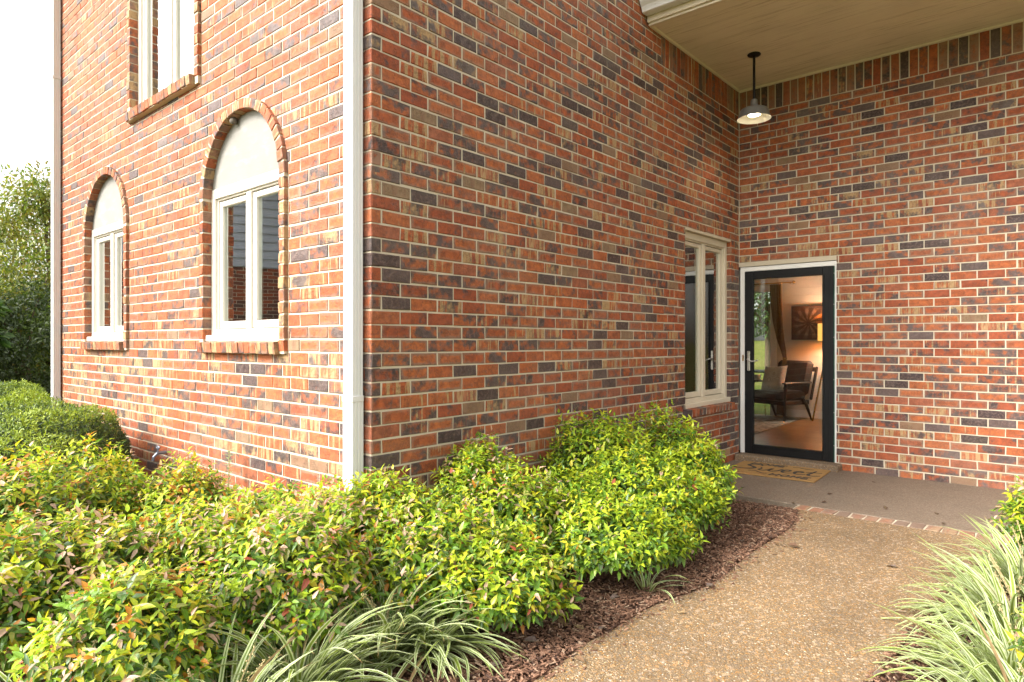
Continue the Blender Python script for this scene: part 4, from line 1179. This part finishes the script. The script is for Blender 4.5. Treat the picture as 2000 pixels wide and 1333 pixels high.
def nandina(px, pyt, Dp, r, mood, label, n_sprig=700, n_single=100, lumps=9):
    h = CAMP[2] - (pyt - CYP) * Dp / FPX; cx, cy = at(px, Dp)
    # nothing grows into the walls
    if cy > -0.05: cx = max(cx, r * .72)
    if cx < 0.02: cy = min(cy, -r * .72)
    rg = np.random.default_rng(int(px * 7 + pyt))
    r = r * (.86 if px < 1000 else .92)
    sh = empty('nandina_shrub', (cx, cy, 0)); top(sh, label, 'shrub', 'heavenly bamboo shrubs in the mulch bed')
    n = n_sprig
    u = rg.normal(0, 1, (n, 3)); u[:, 2] = np.abs(u[:, 2]) * 1.0 - .25; u = norm(u)
    lc = norm(rg.normal(0, 1, (lumps, 3)) + np.array((0, 0, .5))); amp = rg.uniform(.08, .32, lumps)
    lump = (amp[None] * np.exp(-(1 - u @ lc.T) / .07)).sum(1) - .11
    dep = 1 - .55 * rg.random(n) ** 2.2
    loose = np.where(rg.random(n) < .16, rg.uniform(.05, .20, n), rg.normal(0, .04, n)) * (dep > .85); lump = lump + loose
    rad = (1 + lump) * dep
    zc = h * .42
    P0 = np.stack([u[:, 0] * r, u[:, 1] * r, zc + u[:, 2] * np.where(u[:, 2] > 0, h - zc - .03, zc)], 1)
    P0[:, :2] *= rad[:, None]; P0[:, 2] = zc + (P0[:, 2] - zc) * (1 + lump * .5) * dep
    ax = norm(u * np.array((.75, .75, .5)) + np.array((0, 0, .75)) + rg.normal(0, .22, (n, 3)))
    k = 9; m = n * k
    a = np.arange(k)
    az = a * 2.4 + rg.uniform(0, 6.28, (n, 1)); inc = np.radians(np.interp(a, [0, k - 1], [100, 28]))[None] + rg.normal(0, .2, (n, k))
    ref = np.where(np.abs(ax[:, 2:3]) > .9, np.array([[1., 0, 0]]), np.array([[0, 0, 1.]])); e1 = norm(np.cross(ax, ref)); e2 = np.cross(ax, e1)
    D = ax[:, None] * np.cos(inc)[..., None] + (e1[:, None] * np.cos(az)[..., None] + e2[:, None] * np.sin(az)[..., None]) * np.sin(inc)[..., None]
    D[..., 2] -= .38; D = norm(D)
    Nn = ax[:, None] * .7 + np.array((-.05, -.12, .5)) + rg.normal(0, .24, (n, k, 3)); Nn = norm(Nn - D * (Nn * D).sum(-1, keepdims=True))
    base = P0[:, None] + ax[:, None] * (a * .0095 - .045)[None, :, None] + D * .006
    L = rg.uniform(.034, .052, (n, k)) * rg.uniform(.70, 1.28, (n, 1)) * np.interp(a, [0, k - 1], [1.1, .85])[None]
    young_shade_mix = np.clip((dep - .74) / .2, 0, 1) * np.clip(.30 + u[:, 2] * 1.05, 0, 1)  # new growth on top; shade of sides and undersides painted into leaf colour
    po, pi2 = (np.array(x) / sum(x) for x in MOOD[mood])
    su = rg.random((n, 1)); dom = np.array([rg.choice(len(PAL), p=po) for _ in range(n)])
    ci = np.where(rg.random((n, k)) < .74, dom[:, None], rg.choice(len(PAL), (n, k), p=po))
    inner = rg.choice(len(PAL), (n, k), p=pi2)  # greens for inner leaves and for the painted shade on the sides
    ci = np.where(rg.random((n, k)) < young_shade_mix[:, None] * np.interp(a, [0, k - 1], [.55, 1.25])[None], ci, inner)
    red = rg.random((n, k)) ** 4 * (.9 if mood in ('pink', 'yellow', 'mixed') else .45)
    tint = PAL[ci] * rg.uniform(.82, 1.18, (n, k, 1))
    f = lambda x: x.reshape(m, *x.shape[2:])
    base, D, Nn, L, ci, red, tint = map(f, (base, D, Nn, L, ci, red, tint)); depm = np.repeat(dep, k)
    W = base + np.array((cx, cy, 0)); tipp = W + D * L[:, None]
    ok = (base[:, 2] > .015) & ~((np.minimum(W[:, 0], tipp[:, 0]) < .012) & (np.maximum(W[:, 1], tipp[:, 1]) > -.012))
    base, D, Nn, L, ci, red, tint, depm, W = (x[ok] for x in (base, D, Nn, L, ci, red, tint, depm, W))
    Wd = L * rg.uniform(.36, .50, len(L))
    view = norm(CAMP[None] - W); facing = np.abs((view * Nn).sum(1)); pxx, pyy, DD = proj(W)
    outw = ((W - np.array((cx, cy, zc))) * view).sum(1)
    score = L * Wd * facing / DD ** 2 * (depm > .9) * (outw > .05) * (pxx > 0) * (pxx < 2000) * (pyy > 0) * (pyy < 1333)
    sel = np.argsort(-score)[:n_single]; sel = sel[score[sel] > 0]
    keep = np.ones(len(L), bool); keep[sel] = False
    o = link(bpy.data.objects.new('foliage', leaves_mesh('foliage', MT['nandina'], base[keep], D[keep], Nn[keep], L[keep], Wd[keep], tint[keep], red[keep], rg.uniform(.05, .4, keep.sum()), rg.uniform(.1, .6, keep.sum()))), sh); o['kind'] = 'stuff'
    for j in sel:
        S = np.cross(Nn[j], D[j]); Lm = L[j]
        shp = 0 if red[j] < .1 else (1 if red[j] < .4 else 2)
        M4 = Matrix(((D[j][0] * Lm, S[0] * Lm, Nn[j][0] * Lm, base[j][0]), (D[j][1] * Lm, S[1] * Lm, Nn[j][1] * Lm, base[j][1]), (D[j][2] * Lm, S[2] * Lm, Nn[j][2] * Lm, base[j][2]), (0, 0, 0, 1)))
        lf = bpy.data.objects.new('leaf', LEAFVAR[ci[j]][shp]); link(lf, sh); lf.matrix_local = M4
    cn = MB()
    for j in rg.choice(n, 26, replace=False):
        p = P0[j]; b0 = (p[0] * .15, p[1] * .15, 0.0); cn.tube([b0, (p[0] * .55, p[1] * .55, p[2] * .6), tuple(p - ax[j] * .03)], [.006, .0045, .003], 5, False)
    cn.obj('stem', MT['cane'], sh)['kind'] = 'stuff'
    return sh


NAN = [
    (1165, 800, 4.75, .42, 'lime', 'tall bright green shrub against the side wall, tallest of the green group'),
    (1285, 806, 5.10, .42, 'lime', 'bright green shrub under the tall side window'),
    (1350, 858, 4.95, .33, 'lime', 'green shrub nearest the doormat with a few red leaves at its edge'),
    (1245, 872, 4.35, .44, 'lime', 'full lime green shrub in the middle of the green group'),
    (1318, 915, 4.45, .36, 'lime', 'lime green shrub bordering the mulch opposite the brick edging'),
    (1172, 955, 3.75, .42, 'lime', 'green shrub leaning towards the walkway with reddish lower leaves'),
    (1265, 1000, 4.02, .32, 'lime', 'low green shrub overhanging the mulch edge of the walkway'),
    (890, 850, 4.05, .32, 'mixed', 'upright shrub with pinkish top leaves against the side wall by the corner'),
    (985, 912, 3.80, .42, 'mixed', 'dark and light green shrub between the corner group and the lime shrubs'),
    (1085, 915, 4.15, .40, 'lime', 'green shrub close to the side wall beside the tallest green shrub'),
    (850, 975, 3.20, .40, 'mixed', 'rounded green shrub above the striped grass tufts near the walkway'),
    (975, 1045, 3.08, .34, 'mixed', 'small low green shrub at the mulch edge behind the striped grass'),
    (750, 915, 3.42, .36, 'mixed', 'shrub hiding the foot of the near downspout'),
    (650, 955, 3.25, .36, 'pink', 'pink tinged shrub just before the near downspout'),
    (525, 950, 3.45, .38, 'yellow', 'yellow shrub against the front wall under the near arched window'),
    (355, 905, 4.00, .38, 'yellow', 'orange tipped shrub beside the wall spigot'),
    (150, 870, 3.90, .46, 'yellow', 'wide yellow and orange shrub in front of the round yew'),
    (15, 892, 3.40, .42, 'yellow', 'orange tipped shrub cut by the edge of the photo beside the yew'),
    (400, 975, 3.00, .40, 'yellow', 'yellow green shrub in the middle of the front bed'),
    (565, 1000, 2.82, .40, 'pink', 'pink edged shrub standing behind the largest striped grass tuft'),
    (150, 995, 2.75, .44, 'pink', 'broad pink and green shrub in the second row from the camera'),
    (0, 1010, 2.55, .38, 'pink', 'pinkish shrub at the lower edge of the photo beside the broad pink one'),
    (265, 1105, 2.28, .37, 'yellow', 'yellow green shrub closest to the camera'),
    (2085, 915, 3.75, .34, 'mixed', 'shrub beyond the walkway rising behind the striped grass'),
    (2190, 1150, 2.35, .28, 'mixed', 'shrub beyond the walkway nearest the camera, mostly out of the photo'),
]
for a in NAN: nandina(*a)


# ---- striped grass tufts
BLADES = []
for k in range(26):
    rg = np.random.default_rng(100 + k)
    lean = math.radians(4 + 62 * (k / 25)); droop = rg.uniform(.45, 1.85); n = 10; pts = []; ang = lean; x = z = 0.0; y = 0.0; yaw = rg.normal(0, .35)
    for i in range(n + 1):
        pts.append((x, y, z)); t = i / n
        ang2 = lean + droop * t ** 1.6; x += math.sin(ang2) / n; z += math.cos(ang2) / n; y += yaw * t / n
    V = []; U = []
    for i, (x, y, z) in enumerate(pts):
        t = i / n; w = .0112 * (min(1, .55 + t * 2.2)) * (1 - max(0, (t - .55) / .45) ** 1.7) + .0004; tw = rg.normal(0, .02)
        for s in (-1, 0, 1):
            V.append((x, y + s * w, z + (abs(s) * w * .35))); U.append((t, s, k / 26))
    F = np.array([(i * 3 + j, i * 3 + j + 1, (i + 1) * 3 + j + 1, (i + 1) * 3 + j) for i in range(n) for j in range(2)])
    BLADES.append(np_mesh('blade', np.array(V), [F], MT['blade'], {'luv': np.array(U)}, smooth=True))
STALKS = []
for k in range(3):
    m = MB(); rg = np.random.default_rng(50 + k); pts = curve([(0, 0, 0), (.04, 0, .2), (.10 + .05 * k, .01, .36)], 6); m.tube(pts, .0022, 4, False)
    for i in range(7, len(pts)):
        for q in range(4):
            c = Vector(pts[i]) + Vector(rg.normal(0, .005, 3)); r = .0038
            m.add([c + Vector(d) * r for d in ((1, 0, 0), (0, 1, 0), (-1, 0, 0), (0, -1, 0), (0, 0, 1), (0, 0, -1))], [(0, 1, 4), (1, 2, 4), (2, 3, 4), (3, 0, 4), (1, 0, 5), (2, 1, 5), (3, 2, 5), (0, 3, 5)])
    STALKS.append(m.mesh('seed_stalk', MT['seed']))


def liriope(x, y, n, length, label, spread=.05, bias=None, stalks=4, lean0=0):
    t = empty('striped_grass', (x, y, -.01)); top(t, label, 'ornamental grass', 'variegated lilyturf tufts beside the walkway')
    rg = np.random.default_rng(int(abs(x * 977 + y * 131)) + n)
    for i in range(n):
        k = int(np.clip(rg.beta(1.3, 1.5) * 26 + lean0, 0, 25)); b = bpy.data.objects.new('blade', BLADES[k])
        a = rg.uniform(0, 2 * math.pi) if bias is None or rg.random() > .55 else rg.normal(bias, .7)
        r = spread * math.sqrt(rg.random()); b.location = (r * math.cos(a), r * math.sin(a), 0)
        L = length * rg.uniform(.5, 1.15); b.scale = (L, rg.uniform(.75, 1.1) * .85, L); b.rotation_euler = (0, 0, a + rg.normal(0, .3)); link(b, t)
    for i in range(stalks):
        s = bpy.data.objects.new('seed_stalk', STALKS[i % 3]); s.rotation_euler = (0, 0, rg.uniform(0, 6.28)); s.scale = [rg.uniform(.8, 1.1)] * 3; link(s, t)
    return t
a_ = at(580, 2.46); liriope(*a_, 240, .48, 'largest striped grass tuft, pale and arching at the lower edge of the bed', .07, stalks=6)
a_ = at(750, 2.8); liriope(*a_, 190, .48, 'greener striped grass tuft behind the largest pale tuft', .07)
a_ = at(850, 2.9); liriope(*a_, 150, .40, 'striped grass tuft drooping onto the mulch at the bed corner', .06, bias=-.9, lean0=5)
a_ = at(90, 1.98); liriope(*a_, 150, .46, 'striped grass tuft in the lower corner of the bed beside the pink shrub', .06)
a_ = at(430, 2.1); liriope(*a_, 170, .46, 'striped grass tuft at the foot of the shrub closest to the camera', .06)
a_ = at(960, 3.55); liriope(*a_, 50, .36, 'small dark striped grass tuft between two shrubs above the mulch', .04, stalks=1)
a_ = at(1262, 3.55); liriope(*a_, 12, .27, 'sparse striped grass blades under the shrub leaning to the walkway', .03, stalks=0)
a_ = at(2010, 2.45); liriope(*a_, 230, .50, 'largest striped grass tuft on the far side of the walkway, arching over it', .09, bias=math.pi, stalks=5, lean0=5)
a_ = at(1990, 2.95); liriope(*a_, 210, .50, 'striped grass tuft across the walkway with blades reaching over the aggregate', .08, bias=math.pi, stalks=5, lean0=5)
a_ = at(2010, 3.50); liriope(*a_, 170, .46, 'striped grass tuft across the walkway farthest from the camera', .08, bias=math.pi, stalks=3, lean0=5)
a_ = at(2060, 2.05); liriope(*a_, 150, .50, 'striped grass tuft across the walkway nearest the camera', .09, bias=math.pi, stalks=3, lean0=5)


# ---- yews
def yew(px, pyt, Dp, rx, ry, label, n=15000, cold=0):
    h = CAMP[2] - (pyt - CYP) * Dp / FPX; cx, cy = at(px, Dp); cy = min(cy, -ry * .80)
    rg = np.random.default_rng(int(px + pyt)); y = empty('yew_bush', (cx, cy, 0)); top(y, label, 'bush', 'clipped yews along the front wall')
    u = rg.normal(0, 1, (n, 3)); u[:, 2] = np.abs(u[:, 2]) - .2; u = norm(u)
    lc = norm(rg.normal(0, 1, (40, 3)) + np.array((0, 0, .4))); amp = rg.uniform(.05, .17, 40)
    lump = (amp[None] * np.exp(-(1 - u @ lc.T) / .016)).sum(1) - .045
    dep = 1 - .35 * rg.random(n) ** 2.5; zc = h * .40; rad = (1 + lump) * dep
    sq = lambda c: np.sign(c) * np.abs(c) ** .93
    P = np.stack([sq(u[:, 0]) * rx * rad, sq(u[:, 1]) * ry * rad, zc + sq(u[:, 2]) * np.where(u[:, 2] > 0, h - zc, zc) * (1 + lump) * dep], 1)
    ax = norm(u + np.array((0, 0, .5)) + rg.normal(0, .35, (n, 3))); k = 4
    D = norm(ax[:, None] * .55 + rg.normal(0, .6, (n, k, 3))); Nn = ax[:, None] + rg.normal(0, .3, (n, k, 3)); Nn = norm(Nn - D * (Nn * D).sum(-1, keepdims=True))
    base = P[:, None] + rg.normal(0, .008, (n, k, 3)); L = rg.uniform(.018, .034, (n, k)); 
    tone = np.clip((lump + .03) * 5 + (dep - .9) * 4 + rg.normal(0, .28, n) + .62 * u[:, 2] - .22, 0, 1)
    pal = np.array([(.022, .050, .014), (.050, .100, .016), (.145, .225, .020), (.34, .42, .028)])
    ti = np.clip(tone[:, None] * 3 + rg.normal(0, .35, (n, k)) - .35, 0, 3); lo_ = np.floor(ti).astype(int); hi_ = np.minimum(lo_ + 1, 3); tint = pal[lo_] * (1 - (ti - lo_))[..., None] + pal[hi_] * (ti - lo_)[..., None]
    f = lambda x: x.reshape(n * k, *x.shape[2:]); base, D, Nn, L, tint = map(f, (base, D, Nn, L, tint)); ok = (base[:, 2] > 0) & (base[:, 1] + cy < -.01)
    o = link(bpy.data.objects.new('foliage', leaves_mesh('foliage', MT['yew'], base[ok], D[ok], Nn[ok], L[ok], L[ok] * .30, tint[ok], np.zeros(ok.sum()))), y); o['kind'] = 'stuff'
    st = MB()
    for i in range(14):
        a = rg.uniform(0, 6.28); st.tube([(.04 * math.cos(a), .04 * math.sin(a), 0), (rx * .45 * math.cos(a), ry * .45 * math.sin(a), h * .45), (rx * .7 * math.cos(a), ry * .7 * math.sin(a), h * .7)], [.02, .012, .006], 6, False)
    st.obj('stem', MT['bark'], y)['kind'] = 'stuff'
yew(38, 784, 5.2, .86, .78, 'round dark yew bush before the front wall, behind the yellow shrubs', 17000)
yew(40, 742, 7.6, 1.0, .75, 'bright topped yew bush at the foot of the far downspout', 12000)


# ---- trees
def tree(name, x, y, h, r, n, leaf, pal, label, cat, trunk_h=None, clumps=26, lw=.42, zlo=.25, seed=1, base=0.0):
    rg = np.random.default_rng(seed); t = empty(name, (x, y, base)); top(t, label, cat)
    tr = MB(); tr.tube(curve([(0, 0, -.2), (rg.normal(0, .08), rg.normal(0, .08), h * .3), (rg.normal(0, .15), rg.normal(0, .15), h * .62)], 4), list(np.linspace(.045 * h * .5, .012 * h, 9)), 8)
    trunk = tr.obj('trunk', MT['bark'], t, smooth=True)
    u = norm(rg.normal(0, 1, (clumps, 3))); cc = np.stack([u[:, 0] * r, u[:, 1] * r, h * (zlo + (1 - zlo) / 2) + u[:, 2] * h * (1 - zlo) / 2], 1) * 1.0
    cc[:, :2] *= rg.uniform(.25, .85, (clumps, 1)); cr = rg.uniform(.28, .5, clumps) * r
    lm = MB()
    for c in cc[: min(clumps, 18)]: lm.tube([(0, 0, h * .25 + rg.uniform(0, .2) * h), tuple(c * np.array((.5, .5, .85))), tuple(c)], [.012 * h, .007 * h, .003 * h], 6, False)
    lm.obj('limb', MT['bark'], trunk)['kind'] = 'stuff'
    ci = rg.integers(0, clumps, n); v = norm(rg.normal(0, 1, (n, 3))); rr = cr[ci] * rg.random(n) ** .45
    P = cc[ci] + v * rr[:, None] * np.array((1, 1, .8)); ok = P[:, 2] > .05
    D = norm(v + rg.normal(0, .8, (n, 3)) - np.array((0, 0, .35))); Nn = rg.normal(0, .5, (n, 3)) + np.array((0, 0, .8)) + v * .5; Nn = norm(Nn - D * (Nn * D).sum(-1, keepdims=True))
    L = rg.uniform(.7, 1.25, n) * leaf; pal = np.array(pal); ct = rg.integers(0, len(pal), clumps)
    idx = np.where(rg.random(n) < .6, ct[ci], rg.integers(0, len(pal), n)); tint = pal[idx] * rg.uniform(.75, 1.25, (n, 1))
    o = link(bpy.data.objects.new('crown', leaves_mesh('crown', MT['tree'], P[ok], D[ok], Nn[ok], L[ok], L[ok] * lw, tint[ok], np.zeros(ok.sum()))), t); o['kind'] = 'stuff'
    return t
GRN = [(.075, .115, .022), (.105, .16, .024), (.16, .20, .028), (.22, .23, .03), (.25, .19, .035)]
DRK = [(.026, .048, .014), (.038, .066, .018), (.055, .085, .02)]
tree('broadleaf_tree', -13.6, 1.9, 4.55, 1.9, 28000, .10, GRN, 'yellowing broadleaf tree rising beside the far downspout', 'tree', seed=3, zlo=.05, clumps=44)
tree('broadleaf_tree', -17.5, 1.2, 4.4, 2.6, 24000, .11, GRN[:4], 'green tree farther back at the edge of the photo', 'tree', seed=4, zlo=.05, clumps=44)
tree('dark_shrub', -11.2, 0.9, 2.35, 1.15, 11000, .085, DRK, 'dark green thicket between the yews and the tall tree', 'shrub', seed=5, zlo=.05, clumps=26)
tree('large_leaf_shrub', -9.3, -0.35, 2.3, .5, 700, .19, [(.05, .11, .025), (.075, .14, .03), (.10, .17, .03)], 'large leaved green shrub leaning in above the yews', 'shrub', seed=6, lw=.6, zlo=.35, clumps=10)
tree('dark_shrub', -14.5, 3.6, 3.0, 1.6, 9000, .09, DRK, 'dark green thicket at the foot of the tall tree', 'shrub', seed=15, zlo=.05, clumps=26)

# back garden seen through the two glass doors
g = MB().add([(-40, 12.0, -.055), (20, 12.0, -.055), (20, 44, 1.40), (-40, 44, 1.40)], [(0, 1, 2, 3)]).obj('back_lawn', MT['lawn']); g['kind'] = 'structure'; g['label'] = 'sunny lawn rising behind the house'
tree('magnolia_tree', -4.9, 20.0, 5.4, 2.2, 2600, .20, [(.03, .065, .018), (.05, .10, .025), (.085, .14, .04)], 'magnolia with big glossy leaves beyond the patio door', 'tree', seed=7, lw=.4, zlo=.36)
for i, (xx, yv) in enumerate(((-15, 43), (-11, 44), (-7.5, 43.5), (-19, 44))):
    tree('wood_tree', xx, yv, 9, 3.2, 3500, .3, DRK, ('dark garden tree at the top of the lawn, seen first through the door glass', 'dark garden tree standing behind the magnolia crown', 'dark garden tree beyond the magnolia towards the curtain', 'dark garden tree at the far end of the lawn')[i], 'tree', seed=20 + i, zlo=.12, base=1.2)

# brick garage opposite, mirrored in the arched windows
ga = empty('brick_garage', (-11.3, -4.2, 0), math.radians(-65)); top(ga, 'brick garage with grey gable siding mirrored in the arched windows', 'garage')
MB().box(-4.5, 4.5, -5, 0, -.2, 3.0).obj('wall', MT['garage_brick'], ga)
gb = MB().add([(-4.5, -5, 3.0), (4.5, -5, 3.0), (0, -5, 5.4), (-4.5, 0, 3.0), (4.5, 0, 3.0), (0, 0, 5.4)], [(0, 2, 1), (3, 4, 5), (0, 1, 4, 3), (1, 2, 5, 4), (2, 0, 3, 5)]).obj('gable', MT['siding'], ga)
for i in range(12):
    zz = 3.02 + i * .19; wdt = 4.5 * (1 - (zz - 3.0) / 2.4)
    if wdt > .2: MB().add([(-wdt, .002, zz + .19), (wdt, .002, zz + .19), (wdt, .03, zz), (-wdt, .03, zz)], [(0, 1, 2, 3)]).obj('siding_board', MT['siding'], gb)
MB().add([(-5, -5.3, 2.85), (0, -5.3, 5.52), (0, .3, 5.52), (-5, .3, 2.85), (5, -5.3, 2.85), (5, .3, 2.85)], [(0, 1, 2, 3), (1, 4, 5, 2)]).obj('roof', MT['shingle'], ga)

# thin overhead wires far off
for i, (zz, lab) in enumerate(((10.6, 'thin black overhead wire high in the white sky'), (6.1, 'thin black overhead wire just above the tall tree'))):
    w_ = MB().tube(curve([(-26, -14, zz - .1), (-22, 2, zz), (-18, 18, zz + .2)], 8), .006, 5).obj('overhead_wire', MT['wire']); top(w_, lab, 'wire')

# ------------------------------------------------------------------ mulch chips, fallen leaves, sprout
def chips(name, n, region, label, size=(.008, .034)):
    rg = np.random.default_rng(77 + n); P = region(rg, n); n = len(P)
    L = rg.uniform(*size, n); Wd = rg.uniform(.003, .009, n); T = rg.uniform(.002, .005, n); a = rg.uniform(0, 6.28, n); b = rg.normal(0, .3, n)
    u = np.stack([np.cos(a) * np.cos(b), np.sin(a) * np.cos(b), np.sin(b)], 1); w = np.stack([-np.sin(a), np.cos(a), rg.normal(0, .3, n)], 1); w = norm(w - u * (w * u).sum(1, keepdims=True)); q = np.cross(u, w)
    sg = np.array([(x, y, z) for z in (-1, 1) for y in (-1, 1) for x in (-1, 1)], float)
    V = P[:, None] + u[:, None] * (sg[:, 0] * .5)[None, :, None] * L[:, None, None] + w[:, None] * (sg[:, 1] * .5)[None, :, None] * Wd[:, None, None] + q[:, None] * (sg[:, 2] * .5)[None, :, None] * T[:, None, None]
    F = (np.array([(0, 2, 3, 1), (4, 5, 7, 6), (0, 1, 5, 4), (1, 3, 7, 5), (3, 2, 6, 7), (2, 0, 4, 6)])[None] + (np.arange(n) * 8)[:, None, None]).reshape(-1, 4)
    pal = np.array([(.12, .062, .038), (.19, .10, .062), (.27, .155, .10), (.075, .042, .03), (.34, .235, .16)]); t = pal[rg.choice(5, n, p=[.3, .3, .18, .15, .07])] * rg.uniform(.8, 1.2, (n, 1))
    T4 = np.concatenate([np.repeat(t[:, None], 8, 1), np.ones((n, 8, 1))], 2).reshape(-1, 4)
    o = link(bpy.data.objects.new(name, np_mesh(name, V.reshape(-1, 3), [F], MT['chip'], {'tint': T4}))); o['kind'] = 'stuff'; o['label'] = label; return o
def reg_left(rg, n):
    y = rg.uniform(-1.2, 3.22, n); ed_ = np.interp(y, wly, wlx); x = ed_ - np.abs(rg.normal(0, .42, n)) + .05 * np.abs(rg.normal(0, 1, n)) * (rg.random(n) < .33)
    return np.stack([x, y, np.where(x > ed_, .003, .004 + rg.uniform(0, .010, n))], 1)[(x > .02)]
def reg_right(rg, n):
    y = rg.uniform(-.6, 3.1, n); x = np.interp(y, wry, wrx) + np.abs(rg.normal(0, .3, n)) - .02; return np.stack([x, y, .004 + rg.uniform(0, .01, n)], 1)
chips('mulch_chips', 16000, reg_left, 'shredded brown mulch under the shrubs along the walkway'); chips('mulch_chips', 4200, reg_right, 'shredded brown mulch under the striped grass across the walkway')
DRY = np.array([(.20, .115, .06), (.13, .07, .04), (.28, .19, .10), (.17, .12, .10)])
rgd = np.random.default_rng(5)
def dry_leaf(x, y, z, s, label, group, c=None):
    c = DRY[rgd.integers(0, 4)] if c is None else c
    me = leaves_mesh('fallen_leaf', MT['dryleaf'], one, np.array([[1., 0, 0]]), np.array([[0, 0, 1.]]), np.array([s]), np.array([s * rgd.uniform(.4, .75)]), np.array([c]), np.zeros(1), np.array([rgd.uniform(-.2, .3)]), np.array([rgd.uniform(.2, .8)]))
    o = link(bpy.data.objects.new('fallen_leaf', me)); o.location = (x, y, z); o.rotation_euler = (rgd.normal(0, .15), rgd.normal(0, .15), rgd.uniform(0, 6.28)); top(o, label, 'leaf', group)
ORD = 'first second third fourth fifth sixth seventh eighth ninth tenth eleventh twelfth thirteenth fourteenth fifteenth sixteenth seventeenth eighteenth'.split()
for i_, (px, py, s) in enumerate(sorted(((1615, 967, .05), (1453, 954, .045), (1731, 997, .055), (1828, 1003, .055), (1932, 1004, .06), (1702, 943, .04), (1614, 983, .05), (1547, 985, .04), (1841, 1026, .05)))):
    Dg = 1.36 * FPX / (py - CYP); dry_leaf(*at(px, Dg), .006, s, 'dark curled leaf on the porch slab, %s counting from the shrubs rightwards' % ORD[i_], 'dry leaves on the porch slab', DRY[1] * .6)
for i_, (px, py) in enumerate(sorted(((1340, 1200), (1296, 1167), (1210, 1170), (1510, 1065), (1560, 1072), (1420, 1100), (1380, 1150), (1140, 1235), (1050, 1260), (1090, 1215), (1180, 1230), (960, 1310), (1450, 1060), (1480, 1040), (1350, 1140), (1120, 1290), (1750, 1112), (1730, 1320)), key=lambda q: q[1])):
    Dg = 1.36 * FPX / (py - CYP); dry_leaf(*at(px, Dg), .014, rgd.uniform(.045, .085), 'dry brown leaf by the mulch edge, %s counting from the brick edging' % ORD[i_], 'dry leaves on the mulch')
# slim sprout growing by the front wall
spx, spy = -1.47, -.10; sp = empty('slim_sprout', (spx, spy, 0)); top(sp, 'slim pale sprout growing up against the front wall', 'plant')
MB().tube([(0, 0, 0), (.01, -.01, .3), (.0, 0, .60)], .003, 5).obj('stem', MT['seed'], sp)
n = 46; zz = np.linspace(.2, .60, n); a = np.arange(n) * 2.4; D = norm(np.stack([np.cos(a), np.sin(a), np.full(n, .5)], 1)); Nn = norm(np.array((0, 0, 1.)) - D * D[:, 2:3])
o = link(bpy.data.objects.new('foliage', leaves_mesh('foliage', MT['yew'], np.stack([np.zeros(n), np.zeros(n), zz], 1), D, Nn, np.full(n, .045), np.full(n, .018), np.tile((.24, .32, .15), (n, 1)), np.zeros(n))), sp); o['kind'] = 'stuff'

bpy.context.view_layer.update()
